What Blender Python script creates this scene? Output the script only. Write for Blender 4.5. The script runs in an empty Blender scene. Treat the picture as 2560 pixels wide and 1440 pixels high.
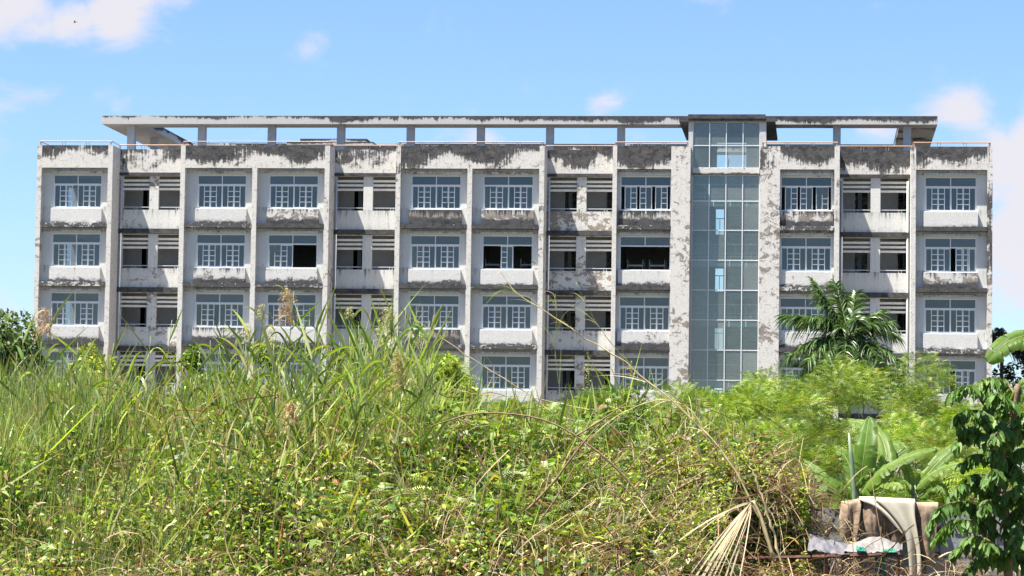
import bpy, math, random
import numpy as np
from mathutils import Matrix, Vector

scene = bpy.context.scene
COL = scene.collection
rng = np.random.default_rng(11)
random.seed(5)
R_ = math.radians

# ------------------------------------------------------------------ camera
F_PX = 6971.1
YAW, PITCH, ROLL = -0.1107936, 0.0670213, 0.0146659
def cam_axes():
    cy, sy, cp, sp, cr, sr = (math.cos(YAW), math.sin(YAW), math.cos(PITCH), math.sin(PITCH), math.cos(ROLL), math.sin(ROLL))
    fwd = Vector((sy*cp, cy*cp, sp)); right = Vector((cy, -sy, 0)); up = right.cross(fwd)
    return right*cr + up*sr, up*cr - right*sr, fwd
CR, CU, CF = cam_axes()
cam_data = bpy.data.cameras.new('camera')
cam = bpy.data.objects.new('camera', cam_data); COL.objects.link(cam)
cam.matrix_world = Matrix(((CR.x, CU.x, -CF.x, 0), (CR.y, CU.y, -CF.y, 0), (CR.z, CU.z, -CF.z, 0), (0, 0, 0, 1)))
cam_data.sensor_width = 36.0
cam_data.lens = F_PX/2560*36
cam_data.clip_end = 4000
scene.camera = cam

# ------------------------------------------------------------------ world and sun
SUN_AZ, SUN_EL = R_(60), R_(66)
SUN = Vector((-math.sin(SUN_AZ)*math.cos(SUN_EL), -math.cos(SUN_AZ)*math.cos(SUN_EL), math.sin(SUN_EL)))
SKY_STRENGTH = 0.060
CLOUD_GAIN = 5.0
world = bpy.data.worlds.new('World'); scene.world = world; world.use_nodes = True
def build_world():
    nt = world.node_tree; nt.nodes.clear(); L = nt.links
    def n(t, **k):
        o = nt.nodes.new(t)
        for a, b in k.items(): setattr(o, a, b)
        return o
    def math_(op, a, b=None, c=None, clamp=False):
        m = n('ShaderNodeMath', operation=op, use_clamp=clamp)
        for i, v in enumerate((a, b, c)):
            if v is None: continue
            if isinstance(v, (int, float)): m.inputs[i].default_value = v
            else: L.new(v, m.inputs[i])
        return m.outputs[0]
    sky = n('ShaderNodeTexSky', sky_type='NISHITA')
    sky.sun_disc = False; sky.sun_elevation = SUN_EL; sky.sun_rotation = math.atan2(SUN.x, SUN.y)
    sky.air_density = 1.0; sky.dust_density = 0.2; sky.ozone_density = 1.6
    tc = n('ShaderNodeTexCoord')
    sc = n('ShaderNodeVectorMath', operation='MULTIPLY'); sc.inputs[1].default_value = (30, 30, 46)
    L.new(tc.outputs['Generated'], sc.inputs[0])
    nz = n('ShaderNodeTexNoise'); nz.inputs['Scale'].default_value = 1.0; nz.inputs['Detail'].default_value = 7; nz.inputs['Roughness'].default_value = 0.55; nz.inputs['Distortion'].default_value = 0.35
    L.new(sc.outputs[0], nz.inputs['Vector'])
    sc2 = n('ShaderNodeVectorMath', operation='MULTIPLY'); sc2.inputs[1].default_value = (3.3, 3.3, 6.0)
    L.new(tc.outputs['Generated'], sc2.inputs[0])
    nb = n('ShaderNodeTexNoise'); nb.inputs['Scale'].default_value = 1.0; nb.inputs['Detail'].default_value = 2
    L.new(sc2.outputs[0], nb.inputs['Vector'])
    base = math_('MULTIPLY_ADD', nb.outputs['Fac'], 1.4, -1.05)
    # cloud banks: direction, size and thickness of each
    banks = [((40, 10), .022, .70), ((300, 0), .017, .66), ((170, 40), .013, .56), ((170, 110), .008, .34), ((400, 0), .012, .30), ((290, 255), .009, .26), ((60, 40), .016, .3),
             ((2540, 450), .026, .68), ((2420, 300), .016, .42), ((2560, 640), .026, .62), ((2440, 360), .016, .40), ((2180, 345), .012, .42),
             ((1210, 350), .009, .42), ((1340, 235), .011, .27), ((1510, 255), .010, .27)]
    tot = base
    for (px, py), s, a in banks:
        d = (CF + CR*((px-1280)/F_PX) - CU*((py-720)/F_PX)).normalized()
        v = n('ShaderNodeVectorMath', operation='DISTANCE'); v.inputs[1].default_value = d
        L.new(tc.outputs['Generated'], v.inputs[0])
        q = math_('DIVIDE', v.outputs['Value'], s)
        q = math_('MULTIPLY', q, q)
        q = math_('EXPONENT', math_('MULTIPLY', q, -1.25))
        tot = math_('MAXIMUM', tot, math_('MULTIPLY', q, a))
    m = math_('ADD', tot, math_('MULTIPLY_ADD', nz.outputs['Fac'], 1.5, -0.75))
    mr = n('ShaderNodeMapRange', interpolation_type='SMOOTHSTEP'); mr.inputs['From Min'].default_value = 0.11; mr.inputs['From Max'].default_value = 0.58
    mr.inputs['To Max'].default_value = 0.93
    L.new(m, mr.inputs['Value'])
    tint = n('ShaderNodeMix', data_type='RGBA', blend_type='MULTIPLY'); tint.inputs['Factor'].default_value = 1
    tint.inputs['B'].default_value = (0.68, 0.81, 1.06, 1)
    L.new(sky.outputs[0], tint.inputs['A'])
    mix = n('ShaderNodeMix', data_type='RGBA')
    L.new(mr.outputs[0], mix.inputs['Factor']); L.new(tint.outputs['Result'], mix.inputs['A'])
    mix.inputs['B'].default_value = (0.96*CLOUD_GAIN, 0.925*CLOUD_GAIN, 0.975*CLOUD_GAIN, 1)
    bg = n('ShaderNodeBackground'); bg.inputs['Strength'].default_value = SKY_STRENGTH
    L.new(mix.outputs['Result'], bg.inputs['Color'])
    out = n('ShaderNodeOutputWorld'); L.new(bg.outputs[0], out.inputs['Surface'])
build_world()
sd = bpy.data.lights.new('sun', 'SUN'); sd.energy = 5.0; sd.angle = R_(0.53); sd.color = (1.0, 0.95, 0.86)
sun = bpy.data.objects.new('sun', sd); COL.objects.link(sun)
sun.rotation_euler = SUN.to_track_quat('Z', 'Y').to_euler(); sun.location = (-30, 60, 60)

scene.view_settings.view_transform = 'Standard'
scene.view_settings.look = 'None'
scene.view_settings.exposure = 1.6
scene.view_settings.gamma = 1
scene.view_settings.use_curve_mapping = False
cy_ = scene.cycles
cy_.max_bounces = 7; cy_.diffuse_bounces = 3; cy_.glossy_bounces = 3; cy_.transmission_bounces = 4; cy_.transparent_max_bounces = 12
cy_.caustics_reflective = False; cy_.caustics_refractive = False
cy_.use_denoising = True; cy_.denoising_input_passes = 'RGB_ALBEDO_NORMAL'; cy_.denoising_prefilter = 'NONE'

# ------------------------------------------------------------------ helpers
def P(px, py, Y):
    """the world point at depth Y seen at that place of the photograph (full-size pixels)"""
    d = CF + CR*((px-1280)/F_PX) - CU*((py-720)/F_PX)
    return np.array(d*(Y/d.y))

WORLD = {}
def empty(name, loc, label=None, cat=None, group=None):
    o = bpy.data.objects.new(name, None); COL.objects.link(o); o.location = loc; o.empty_display_size = .2
    WORLD[o.name] = Vector(loc)
    return tag(o, label, cat, group)
def tag(o, label=None, cat=None, group=None, kind=None):
    if label: o['label'] = label
    if cat: o['category'] = cat
    if group: o['group'] = group
    if kind: o['kind'] = kind
    return o
def link(name, me, parent=None, loc=(0, 0, 0), rot=None):
    o = bpy.data.objects.new(name, me); COL.objects.link(o)
    loc = Vector(loc)
    if parent is not None:
        o.parent = parent; o.location = loc - WORLD[parent.name]
    else:
        o.location = loc
    if rot is not None: o.rotation_euler = rot
    WORLD[o.name] = loc
    return o
class MB:
    def __init__(s): s.v = []; s.f = []
    def box(s, x0, x1, y0, y1, z0, z1):
        b = len(s.v)
        s.v += [(x0,y0,z0),(x1,y0,z0),(x1,y1,z0),(x0,y1,z0),(x0,y0,z1),(x1,y0,z1),(x1,y1,z1),(x0,y1,z1)]
        s.f += [(b,b+3,b+2,b+1),(b+4,b+5,b+6,b+7),(b,b+1,b+5,b+4),(b+1,b+2,b+6,b+5),(b+2,b+3,b+7,b+6),(b+3,b,b+4,b+7)]
        return s
    def tube(s, pts, r, n=6, cap=True):
        pts = [Vector(p) for p in pts]; b = len(s.v); m = len(pts)
        rr = r if hasattr(r, '__len__') else [r]*m
        ref = Vector((0.3, 0.9, 0.2)).normalized()
        for i, p in enumerate(pts):
            t = (pts[min(i+1, m-1)] - pts[max(i-1, 0)]).normalized()
            if abs(t.dot(ref)) > .95: ref = Vector((1, 0, 0))
            u = t.cross(ref).normalized(); w = t.cross(u)
            for k in range(n):
                a = 2*math.pi*k/n
                s.v.append(tuple(p + (u*math.cos(a) + w*math.sin(a))*rr[i]))
        for i in range(m-1):
            for k in range(n):
                k2 = (k+1) % n
                s.f.append((b+i*n+k, b+i*n+k2, b+(i+1)*n+k2, b+(i+1)*n+k))
        if cap:
            s.f.append(tuple(b+k for k in range(n))[::-1]); s.f.append(tuple(b+(m-1)*n+k for k in range(n)))
        return s
    def grid(s, G):
        G = np.asarray(G); a, c = G.shape[:2]; b = len(s.v)
        s.v += [tuple(p) for p in G.reshape(-1, 3)]
        for i in range(a-1):
            for j in range(c-1):
                s.f.append((b+i*c+j, b+i*c+j+1, b+(i+1)*c+j+1, b+(i+1)*c+j))
        return s
    def mesh(s, name, mat, smooth=False):
        me = bpy.data.meshes.new(name); me.from_pydata(s.v, [], s.f)
        if mat: me.materials.append(mat)
        if smooth: me.polygons.foreach_set('use_smooth', [True]*len(me.polygons))
        me.update(); return me
    def build(s, name, mat, parent=None, smooth=False):
        return link(name, s.mesh(name, mat, smooth), parent)

def holes_wall(mb, x0, x1, z0, z1, y0, y1, holes):
    """a wall in the XZ plane with rectangular openings, made of boxes that butt against each other"""
    xs = sorted({x0, x1, *[h[0] for h in holes], *[h[1] for h in holes]})
    for a, b in zip(xs[:-1], xs[1:]):
        hs = sorted((h[2], h[3]) for h in holes if h[0] < (a+b)/2 < h[1])
        z = z0
        for c, d in hs:
            if c > z: mb.box(a, b, y0, y1, z, c)
            z = d
        if z < z1: mb.box(a, b, y0, y1, z, z1)

def np_mesh(name, V, F, mat, col=None, smooth=False):
    me = bpy.data.meshes.new(name)
    V = np.ascontiguousarray(V, np.float32); F = np.ascontiguousarray(F, np.int32)
    k = F.shape[1]
    me.vertices.add(len(V)); me.vertices.foreach_set('co', V.ravel())
    me.loops.add(F.size); me.loops.foreach_set('vertex_index', F.ravel())
    me.polygons.add(len(F)); me.polygons.foreach_set('loop_start', np.arange(0, F.size, k, dtype=np.int32))
    me.polygons.foreach_set('loop_total', np.full(len(F), k, np.int32))
    if smooth: me.polygons.foreach_set('use_smooth', np.ones(len(F), bool))
    if col is not None:
        at = me.attributes.new('tint', 'FLOAT_COLOR', 'POINT')
        c4 = np.ones((len(V), 4), np.float32); c4[:, :3] = col
        at.data.foreach_set('color', c4.ravel())
    me.materials.append(mat)
    me.update(); me.validate()
    return me

def unit(a): return a/np.maximum(np.linalg.norm(a, axis=-1, keepdims=True), 1e-9)

class Soup:
    """leaves and blades gathered into one quad mesh with a colour for each leaf"""
    def __init__(s): s.V = []; s.F = []; s.C = []; s.n = 0
    def add(s, V, F, C):
        s.V.append(V.reshape(-1, 3)); s.F.append(F.reshape(-1, 4)+s.n); s.C.append(C.reshape(-1, 3)); s.n += V.reshape(-1, 3).shape[0]
    def leaves(s, p, d, L, W, col, droop=.25, fold=.25):
        n = len(p); d = unit(d)
        side = unit(np.cross(d, rng.normal(0, .85, (n, 3)) + np.array([0, 0, 1.0])))
        nor = np.cross(side, d)
        L = np.broadcast_to(L, n)[:, None]; W = np.broadcast_to(W, n)[:, None]
        mid = p + d*L*.45 - np.array([0, 0, 1.])*L*droop*.2
        tip = p + d*L - np.array([0, 0, 1.])*L*droop
        V = np.stack([p, mid + side*W*.5 + nor*W*fold, tip, mid - side*W*.5 + nor*W*fold], 1)
        F = (np.arange(n)*4)[:, None] + np.array([0, 1, 2, 3])
        s.add(V, F, np.repeat(col[:, None, :], 4, 1))
    def blades(s, p, d, L, W, col, droop=.5, K=4, side=None, tipcol=None):
        n = len(p); d = unit(d)
        L = np.broadcast_to(L, n)[:, None]; W = np.broadcast_to(W, n)[:, None]; droop = np.broadcast_to(droop, n)[:, None]
        if side is None: side = unit(np.cross(d, rng.normal(0, .5, (n, 3)) + np.array([0.15, 0.4, .35])))
        V = []; C = []
        for i in range(K+1):
            t = i/K
            c = p + d*L*t - np.array([0, 0, 1.])*L*droop*t*t
            w = W*.5*max(.03, (1-t**1.7)*(.55+.45*min(1, t*4)))
            V += [c - side*w, c + side*w]
            cc = col if tipcol is None else col*(1-t**2) + tipcol*t**2
            C += [cc, cc]
        V = np.stack(V, 1); C = np.stack(C, 1)
        base = np.array([[2*i, 2*i+1, 2*i+3, 2*i+2] for i in range(K)])
        F = (np.arange(n)*(2*(K+1)))[:, None, None] + base[None]
        s.add(V, F, C)
    def lines(s, pts, w, col):
        """thin ribbons along polylines pts (n, m, 3), two crossed"""
        n, m = pts.shape[:2]
        t = unit(np.gradient(pts, axis=1))
        for ref in (np.array([0.2, 1, 0.1]), np.array([.6, .1, .9])):
            side = unit(np.cross(t, ref))*np.broadcast_to(w, (n, m))[..., None]*.5
            V = np.stack([pts-side, pts+side], 2).reshape(n, 2*m, 3)
            base = np.array([[2*i, 2*i+1, 2*i+3, 2*i+2] for i in range(m-1)])
            F = (np.arange(n)*(2*m))[:, None, None] + base[None]
            s.add(V, F, np.repeat(col[:, None, :], 2*m, 1))
    def mesh(s, name, mat): return np_mesh(name, np.concatenate(s.V), np.concatenate(s.F), mat, np.concatenate(s.C))
    def build(s, name, mat, parent=None): return link(name, s.mesh(name, mat), parent)

def pick(n, cols, wts, var=.18):
    cols = np.array(cols); i = rng.choice(len(cols), n, p=np.array(wts)/np.sum(wts))
    return np.clip(cols[i]*(1 + rng.normal(0, var, (n, 1)))*(1 + rng.normal(0, .06, (n, 3))), .004, .85)

FRESH = (.185, .275, .028); LIME = (.33, .41, .060); DEEP = (.050, .105, .016); YEL = (.34, .30, .04); TAN = (.46, .35, .19); BROWN = (.17, .10, .05); RUST = (.30, .12, .035); PALE = (.38, .41, .17)

# ------------------------------------------------------------------ materials
class NT:
    def __init__(s, name):
        s.m = bpy.data.materials.new(name); s.m.use_nodes = True; s.t = s.m.node_tree; s.t.nodes.clear()
        s.out = s.t.nodes.new('ShaderNodeOutputMaterial')
    def n(s, t, props=None, **inp):
        o = s.t.nodes.new(t)
        for k, v in (props or {}).items(): setattr(o, k, v)
        for k, v in inp.items(): s.put(o, k.replace('_', ' '), v)
        return o
    def put(s, o, k, v):
        i = o.inputs[int(k[1:])] if k[0] == '#' else o.inputs[k]
        if isinstance(v, bpy.types.NodeSocket): s.t.links.new(v, i)
        else:
            if hasattr(i.default_value, '__len__') and len(i.default_value) == 4 and hasattr(v, '__len__') and len(v) == 3: v = (*v, 1)
            i.default_value = v
    def math(s, op, a, b=0.0, c=0.0, clamp=False):
        o = s.t.nodes.new('ShaderNodeMath'); o.operation = op; o.use_clamp = clamp
        for i, v in enumerate((a, b, c)):
            if isinstance(v, bpy.types.NodeSocket): s.t.links.new(v, o.inputs[i])
            else: o.inputs[i].default_value = v
        return o.outputs[0]
    def mix(s, f, a, b, blend='MIX'):
        o = s.t.nodes.new('ShaderNodeMix'); o.data_type = 'RGBA'; o.blend_type = blend
        for k, v in (('Factor', f), ('A', a), ('B', b)):
            sock = [q for q in o.inputs if q.name == k and (q.type == 'RGBA' or k == 'Factor')][0]
            if isinstance(v, bpy.types.NodeSocket): s.t.links.new(v, sock)
            else: sock.default_value = v if k == 'Factor' else (*v, 1)
        return [q for q in o.outputs if q.type == 'RGBA'][0]
    def step(s, v, a, b):
        o = s.n('ShaderNodeMapRange', {'interpolation_type': 'SMOOTHSTEP'}, Value=v, From_Min=a, From_Max=b); return o.outputs[0]
    def noise(s, vec, scale=(1, 1, 1), detail=5, rough=.6, dist=0.0):
        mp = s.n('ShaderNodeVectorMath', {'operation': 'MULTIPLY'}); s.t.links.new(vec, mp.inputs[0]); mp.inputs[1].default_value = scale
        return s.n('ShaderNodeTexNoise', None, Vector=mp.outputs[0], Scale=1.0, Detail=detail, Roughness=rough, Distortion=dist).outputs['Fac']
    def done(s, shader): s.t.links.new(shader, s.out.inputs['Surface']); return s.m

def plain(name, col, rough=.6, metal=0.0, var=.12, scale=6.0, bump=0.0):
    q = NT(name); g = q.n('ShaderNodeNewGeometry').outputs['Position']
    nz = q.noise(g, (scale,)*3, 6, .65)
    c = q.mix(q.step(nz, .3, .7), tuple(x*(1-var) for x in col), tuple(min(.9, x*(1+var)) for x in col))
    b = q.n('ShaderNodeBsdfPrincipled', None, Base_Color=c, Roughness=rough, Metallic=metal)
    if bump:
        bp = q.n('ShaderNodeBump', None, Height=nz, Strength=bump, Distance=.02); q.put(b, 'Normal', bp.outputs[0])
    return q.done(b.outputs[0])

def stucco(name, paint=(0.628, 0.598, 0.549), mode='top', top=.55, amt=1.0, peel=.5, low=.0, crack=0.0, bump=.35, bias=.0):
    """old painted plaster: paint, peeled patches showing cement, black mould running down from edges"""
    q = NT(name); g = q.n('ShaderNodeNewGeometry').outputs['Position']
    oi = q.n('ShaderNodeObjectInfo').outputs['Random']
    xyz = q.n('ShaderNodeSeparateXYZ', None, Vector=g)
    gen = q.n('ShaderNodeSeparateXYZ', None, Vector=q.n('ShaderNodeTexCoord').outputs['Generated'])
    h = gen.outputs['Z']
    big = q.noise(g, (.35, .35, .5), 3, .5)
    streak = q.noise(g, (6.5, 6.5, .38), 8, .7, .35)
    blot = q.noise(g, (2.2, 2.2, 2.8), 9, .72, .6)
    fine = q.noise(g, (11, 11, 13), 6, .7)
    c = q.mix(q.step(fine, .3, .72), tuple(x*.86 for x in paint), tuple(x*1.07 for x in paint))
    c = q.mix(q.math('MULTIPLY', q.step(streak, .5, .8), .35), c, (.36, .34, .31))
    # peeled paint
    pv = q.math('ADD', q.math('MULTIPLY_ADD', blot, 1.0, q.math('MULTIPLY', big, .55)), q.math('MULTIPLY_ADD', oi, .34, -.17))
    if low: pv = q.math('ADD', pv, q.math('MULTIPLY', q.math('SUBTRACT', 1.0, h), low))
    pm = q.step(pv, 1.03-peel*.2, 1.055-peel*.2)
    cem = q.mix(q.step(fine, .35, .65), (.20, .175, .15), (.34, .29, .235))
    c = q.mix(pm, c, cem)
    # mould
    if mode == 'top':
        w = q.math('ADD', q.math('SUBTRACT', h, 1.0-top), q.math('MULTIPLY_ADD', streak, 1.35, -.68))
        w = q.math('ADD', w, q.math('MULTIPLY_ADD', oi, .34, -.25))
        w = q.math('ADD', w, q.math('MULTIPLY_ADD', xyz.outputs['X'], .0105, .30+bias))
        w = q.math('ADD', w, q.math('MULTIPLY_ADD', blot, 1.15, -.58))
        w = q.math('ADD', w, q.math('MULTIPLY_ADD', big, 2.4, -1.2))
        w = q.math('ADD', w, q.math('MULTIPLY_ADD', fine, .5, -.25))
    elif mode == 'bottom':
        w = q.math('ADD', q.math('SUBTRACT', top, h), q.math('MULTIPLY_ADD', blot, 1.0, -.5))
        w = q.math('ADD', w, q.math('MULTIPLY_ADD', oi, .5, -.3))
        w = q.math('ADD', w, q.math('MULTIPLY_ADD', fine, .4, -.2))
        w = q.math('MAXIMUM', w, q.math('ADD', q.math('MULTIPLY_ADD', h, .55, -.55), q.math('ADD', q.math('MULTIPLY_ADD', streak, 1.6, -.92), q.math('MULTIPLY_ADD', oi, .7, -.25))))
    elif mode == 'all':
        w = q.math('ADD', q.math('MULTIPLY_ADD', blot, 2.2, -1.1), q.math('MULTIPLY_ADD', fine, 1.4, -.7))
        w = q.math('ADD', q.math('ADD', w, top), q.math('MULTIPLY_ADD', oi, .5, -.25))
    else:                                       # runs from each floor's edges
        fr = q.math('FRACT', q.math('DIVIDE', q.math('SUBTRACT', xyz.outputs['Z'], 14.03), 3.5))
        w = q.math('ADD', q.math('SUBTRACT', top, fr), q.math('MULTIPLY_ADD', streak, .6, -.3))
        w = q.math('ADD', w, q.math('MULTIPLY_ADD', blot, .5, -.25))
        run = q.math('MULTIPLY', q.step(fr, .16, .42), q.math('SUBTRACT', 1.0, q.step(fr, .425, .44)))
        w = q.math('MAXIMUM', w, q.math('ADD', q.math('MULTIPLY', run, .22), q.math('MULTIPLY_ADD', streak, .9, -.62)))
    soft = q.math('MULTIPLY', q.step(w, -.12, .35), .75*amt)
    hard = q.math('MULTIPLY', q.step(w, .03, .21), amt*.97)
    c = q.mix(soft, c, (.21, .20, .185))
    c = q.mix(hard, c, q.mix(q.step(blot, .35, .6), (.026, .027, .030), (.080, .077, .076)))
    if crack:
        vo = q.n('ShaderNodeTexVoronoi', {'feature': 'DISTANCE_TO_EDGE'}, Scale=4.2)
        ds = q.n('ShaderNodeVectorMath', {'operation': 'ADD'}); q.t.links.new(g, ds.inputs[0])
        nn = q.n('ShaderNodeTexNoise', None, Vector=g, Scale=5.0, Detail=4.0); 
        sc = q.n('ShaderNodeVectorMath', {'operation': 'SCALE'}); q.t.links.new(nn.outputs['Color'], sc.inputs[0]); sc.inputs['Scale'].default_value = .35
        q.t.links.new(sc.outputs[0], ds.inputs[1]); q.t.links.new(ds.outputs[0], vo.inputs['Vector'])
        ck = q.math('MULTIPLY', q.math('SUBTRACT', 1.0, q.step(vo.outputs['Distance'], .0, .085)), q.step(blot, .5-crack*.12, .62))
        c = q.mix(q.math('MULTIPLY', ck, .75), c, (.16, .14, .12))
    hgt = q.math('ADD', q.math('MULTIPLY', fine, .6), q.math('ADD', blot, q.math('MULTIPLY', pm, -.5)))
    bp = q.n('ShaderNodeBump', None, Height=hgt, Strength=bump, Distance=.03)
    b = q.n('ShaderNodeBsdfPrincipled', None, Base_Color=c, Roughness=.88, Normal=bp.outputs[0])
    q.put(b, 'Specular IOR Level', .2)
    return q.done(b.outputs[0])

def glass(name, tint, refl, dust, dustcol):
    q = NT(name); g = q.n('ShaderNodeNewGeometry').outputs['Position']
    oi = q.n('ShaderNodeObjectInfo').outputs['Random']
    lw = q.n('ShaderNodeFresnel', None, IOR=1.52)
    f = q.math('ADD', q.math('MULTIPLY', lw.outputs[0], 1.6), refl, clamp=True)
    tr = q.n('ShaderNodeBsdfTransparent', None, Color=tint)
    df = q.n('ShaderNodeBsdfDiffuse', None, Color=dustcol)
    nz = q.noise(g, (1.1, 1.1, 1.6), 5, .6)
    m1 = q.n('ShaderNodeMixShader', None); q.put(m1, 'Fac', q.math('MULTIPLY', q.math('MULTIPLY_ADD', nz, .7, q.math('MULTIPLY', q.math('POWER', oi, 2.0), 1.3)), dust))
    q.t.links.new(tr.outputs[0], m1.inputs[1]); q.t.links.new(df.outputs[0], m1.inputs[2])
    wav = q.noise(g, (.8, .8, .8), 2, .5)
    bp = q.n('ShaderNodeBump', None, Height=wav, Strength=.06, Distance=.05)
    gl = q.n('ShaderNodeBsdfGlossy', None, Color=(.88, .90, .86), Roughness=.03, Normal=bp.outputs[0])
    m2 = q.n('ShaderNodeMixShader', None, Fac=f)
    q.t.links.new(m1.outputs[0], m2.inputs[1]); q.t.links.new(gl.outputs[0], m2.inputs[2])
    return q.done(m2.outputs[0])

def leafmat(name, gloss=.45, trans=.4, tcol=(1.25, 1.25, .55), spec=.5):
    q = NT(name)
    a = q.n('ShaderNodeAttribute', {'attribute_name': 'tint'}).outputs['Color']
    b = q.n('ShaderNodeBsdfPrincipled', None, Base_Color=a, Roughness=gloss); q.put(b, 'Specular IOR Level', spec)
    t = q.n('ShaderNodeBsdfTranslucent', None, Color=q.mix(1.0, a, tcol, 'MULTIPLY'))
    m = q.n('ShaderNodeMixShader', None, Fac=trans)
    q.t.links.new(b.outputs[0], m.inputs[1]); q.t.links.new(t.outputs[0], m.inputs[2])
    return q.done(m.outputs[0])

def single_leaf(name, cols, rib=26.0, gloss=.38, trans=.35, axis='X'):
    """a large leaf's material: colour per leaf, fine ribs across"""
    q = NT(name)
    oi = q.n('ShaderNodeObjectInfo').outputs['Random']
    uv = q.n('ShaderNodeAttribute', {'attribute_name': 'leafuv'}).outputs['Vector']
    s = q.n('ShaderNodeSeparateXYZ', None, Vector=uv)
    g = q.n('ShaderNodeNewGeometry').outputs['Position']
    ramp = q.n('ShaderNodeValToRGB', None, Fac=oi)
    el = ramp.color_ramp.elements
    el[0].color = (*cols[0], 1); el[1].color = (*cols[-1], 1)
    for i, cc in enumerate(cols[1:-1]):
        e = el.new((i+1)/(len(cols)-1)); e.color = (*cc, 1)
    ph = q.math('ADD', q.math('MULTIPLY', s.outputs['X'], rib), q.math('MULTIPLY', q.math('ABSOLUTE', s.outputs['Y']), -rib*.3))
    rb = q.math('SINE', q.math('MULTIPLY', ph, 6.283))
    c = q.mix(q.math('MULTIPLY_ADD', rb, .2, .2), ramp.outputs['Color'], tuple(x*1.7 for x in cols[0]))
    mid = q.math('SUBTRACT', 1.0, q.step(q.math('ABSOLUTE', s.outputs['Y']), .03, .075))
    c = q.mix(q.math('MULTIPLY', mid, .75), c, (.34, .38, .12))
    nz = q.noise(g, (30, 30, 30), 3, .6)
    edge = q.math('MULTIPLY', q.step(q.math('ABSOLUTE', s.outputs['Y']), .80, 1.0), q.step(nz, .42, .6))
    c = q.mix(q.math('MULTIPLY', edge, .7), c, (.30, .22, .07))
    c = q.mix(q.math('MULTIPLY', q.step(nz, .62, .75), .25), c, (.28, .22, .06))
    bp = q.n('ShaderNodeBump', None, Height=rb, Strength=.35, Distance=.004)
    b = q.n('ShaderNodeBsdfPrincipled', None, Base_Color=c, Roughness=gloss, Normal=bp.outputs[0])
    t = q.n('ShaderNodeBsdfTranslucent', None, Color=q.mix(1.0, c, (1.3, 1.25, .5), 'MULTIPLY'))
    m = q.n('ShaderNodeMixShader', None, Fac=trans)
    q.t.links.new(b.outputs[0], m.inputs[1]); q.t.links.new(t.outputs[0], m.inputs[2])
    return q.done(m.outputs[0])

M = {}
M['parapet'] = stucco('weathered_parapet_plaster', mode='top', top=.66, peel=.42, crack=.4)
M['pier'] = stucco('rough_pier_plaster', mode='top', top=.07, bias=-.36, peel=.50, crack=.6, bump=.35)
M['ledge'] = stucco('mouldy_ledge_plaster', paint=(0.613, 0.593, 0.564), mode='all', top=.42, peel=.3)
M['panel'] = stucco('sill_panel_plaster', paint=(0.593, 0.578, 0.544), mode='bottom', top=.42, peel=.44, low=.16)
M['wall'] = stucco('recess_wall_paint', paint=(0.604, 0.598, 0.564), mode='floor', top=.13, amt=.8, peel=.46, bump=.12)
M['bay'] = stucco('bay_wall_paint', paint=(0.593, 0.598, 0.568), mode='floor', top=.115, amt=.45, peel=.5, bump=.1)
M['slab'] = stucco('roof_slab_concrete', paint=(0.494, 0.480, 0.455), mode='top', top=.80, bias=-.10, peel=.25)
M['dark_slab'] = stucco('black_stained_concrete', paint=(0.544, 0.524, 0.494), mode='all', top=.75, peel=.2)
M['column'] = plain('grey_column_paint', (.42, .42, .42), .85, var=.1, scale=3)
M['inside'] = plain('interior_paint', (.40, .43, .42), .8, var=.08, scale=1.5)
M['stair'] = plain('stairwell_paint', (.58, .61, .58), .8, var=.1, scale=1.2)
M['landing'] = plain('landing_edge_paint', (.66, .72, .70), .7, var=.06, scale=3)
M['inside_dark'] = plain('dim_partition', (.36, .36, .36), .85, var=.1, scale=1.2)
M['alu'] = plain('white_window_frame', (.68, .70, .70), .45, var=.05, scale=20)
M['slat'] = plain('cream_slat_concrete', (.72, .69, .61), .8, var=.10, scale=5)
M['railwhite'] = plain('dull_steel_rail', (.48, .50, .50), .5, var=.15, scale=9)
M['copper'] = plain('orange_painted_rail', (.44, .28, .19), .5, var=.15, scale=7)
M['pipe'] = plain('grey_pvc_pipe', (.50, .52, .53), .5, var=.08, scale=5)
M['pane'] = glass('window_glass', (.58, .63, .65), .0, .11, (.22, .24, .25))
M['tglass'] = glass('stair_tower_glass', (.90, .96, .92), .0, .26, (.37, .41, .385))
M['teal'] = plain('teal_stair_rail', (.70, .82, .82), .5, var=.08, scale=6)
M['door'] = plain('blue_grey_door', (.16, .21, .22), .6, var=.1, scale=4)
M['window_glow'] = plain('far_window_glow', (.06, .17, .11), .6, var=.1, scale=6)  # matte green in place of light showing in far windows
M['ground'] = plain('weedy_soil', (.10, .085, .05), .95, var=.5, scale=.9, bump=.4)
M['leaf'] = leafmat('herb_leaf', .50, .30, spec=.5)
M['grass'] = leafmat('grass_blade', .45, .42)
M['dry'] = leafmat('dry_stalk', .6, .18, (1.1, 1.0, .8), .3)
M['feather'] = leafmat('feathery_leaf', .5, .28)
M['palm'] = leafmat('palm_leaflet', .36, .22, spec=.6)
M['treeleaf'] = leafmat('far_tree_leaf', .5, .3)
M['stem'] = plain('green_stem', (.16, .20, .06), .55, var=.25, scale=9)
M['bark'] = plain('brown_bark', (.20, .125, .07), .85, var=.35, scale=14, bump=.4)
M['palmbark'] = plain('dark_palm_trunk', (.07, .055, .04), .9, var=.3, scale=3, bump=.3)
M['straw'] = plain('straw_stalk', (.46, .36, .18), .6, var=.25, scale=8)
M['banana'] = single_leaf('banana_leaf', [(.10, .19, .022), (.15, .25, .03), (.22, .31, .05)], rib=60, trans=.48)
M['broad'] = single_leaf('broad_dark_leaf', [(.045, .115, .015), (.065, .16, .02), (.11, .22, .028), (.22, .35, .045)], rib=9, gloss=.46, trans=.32)
M['reedleaf'] = leafmat('reed_leaf', .42, .42)
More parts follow.
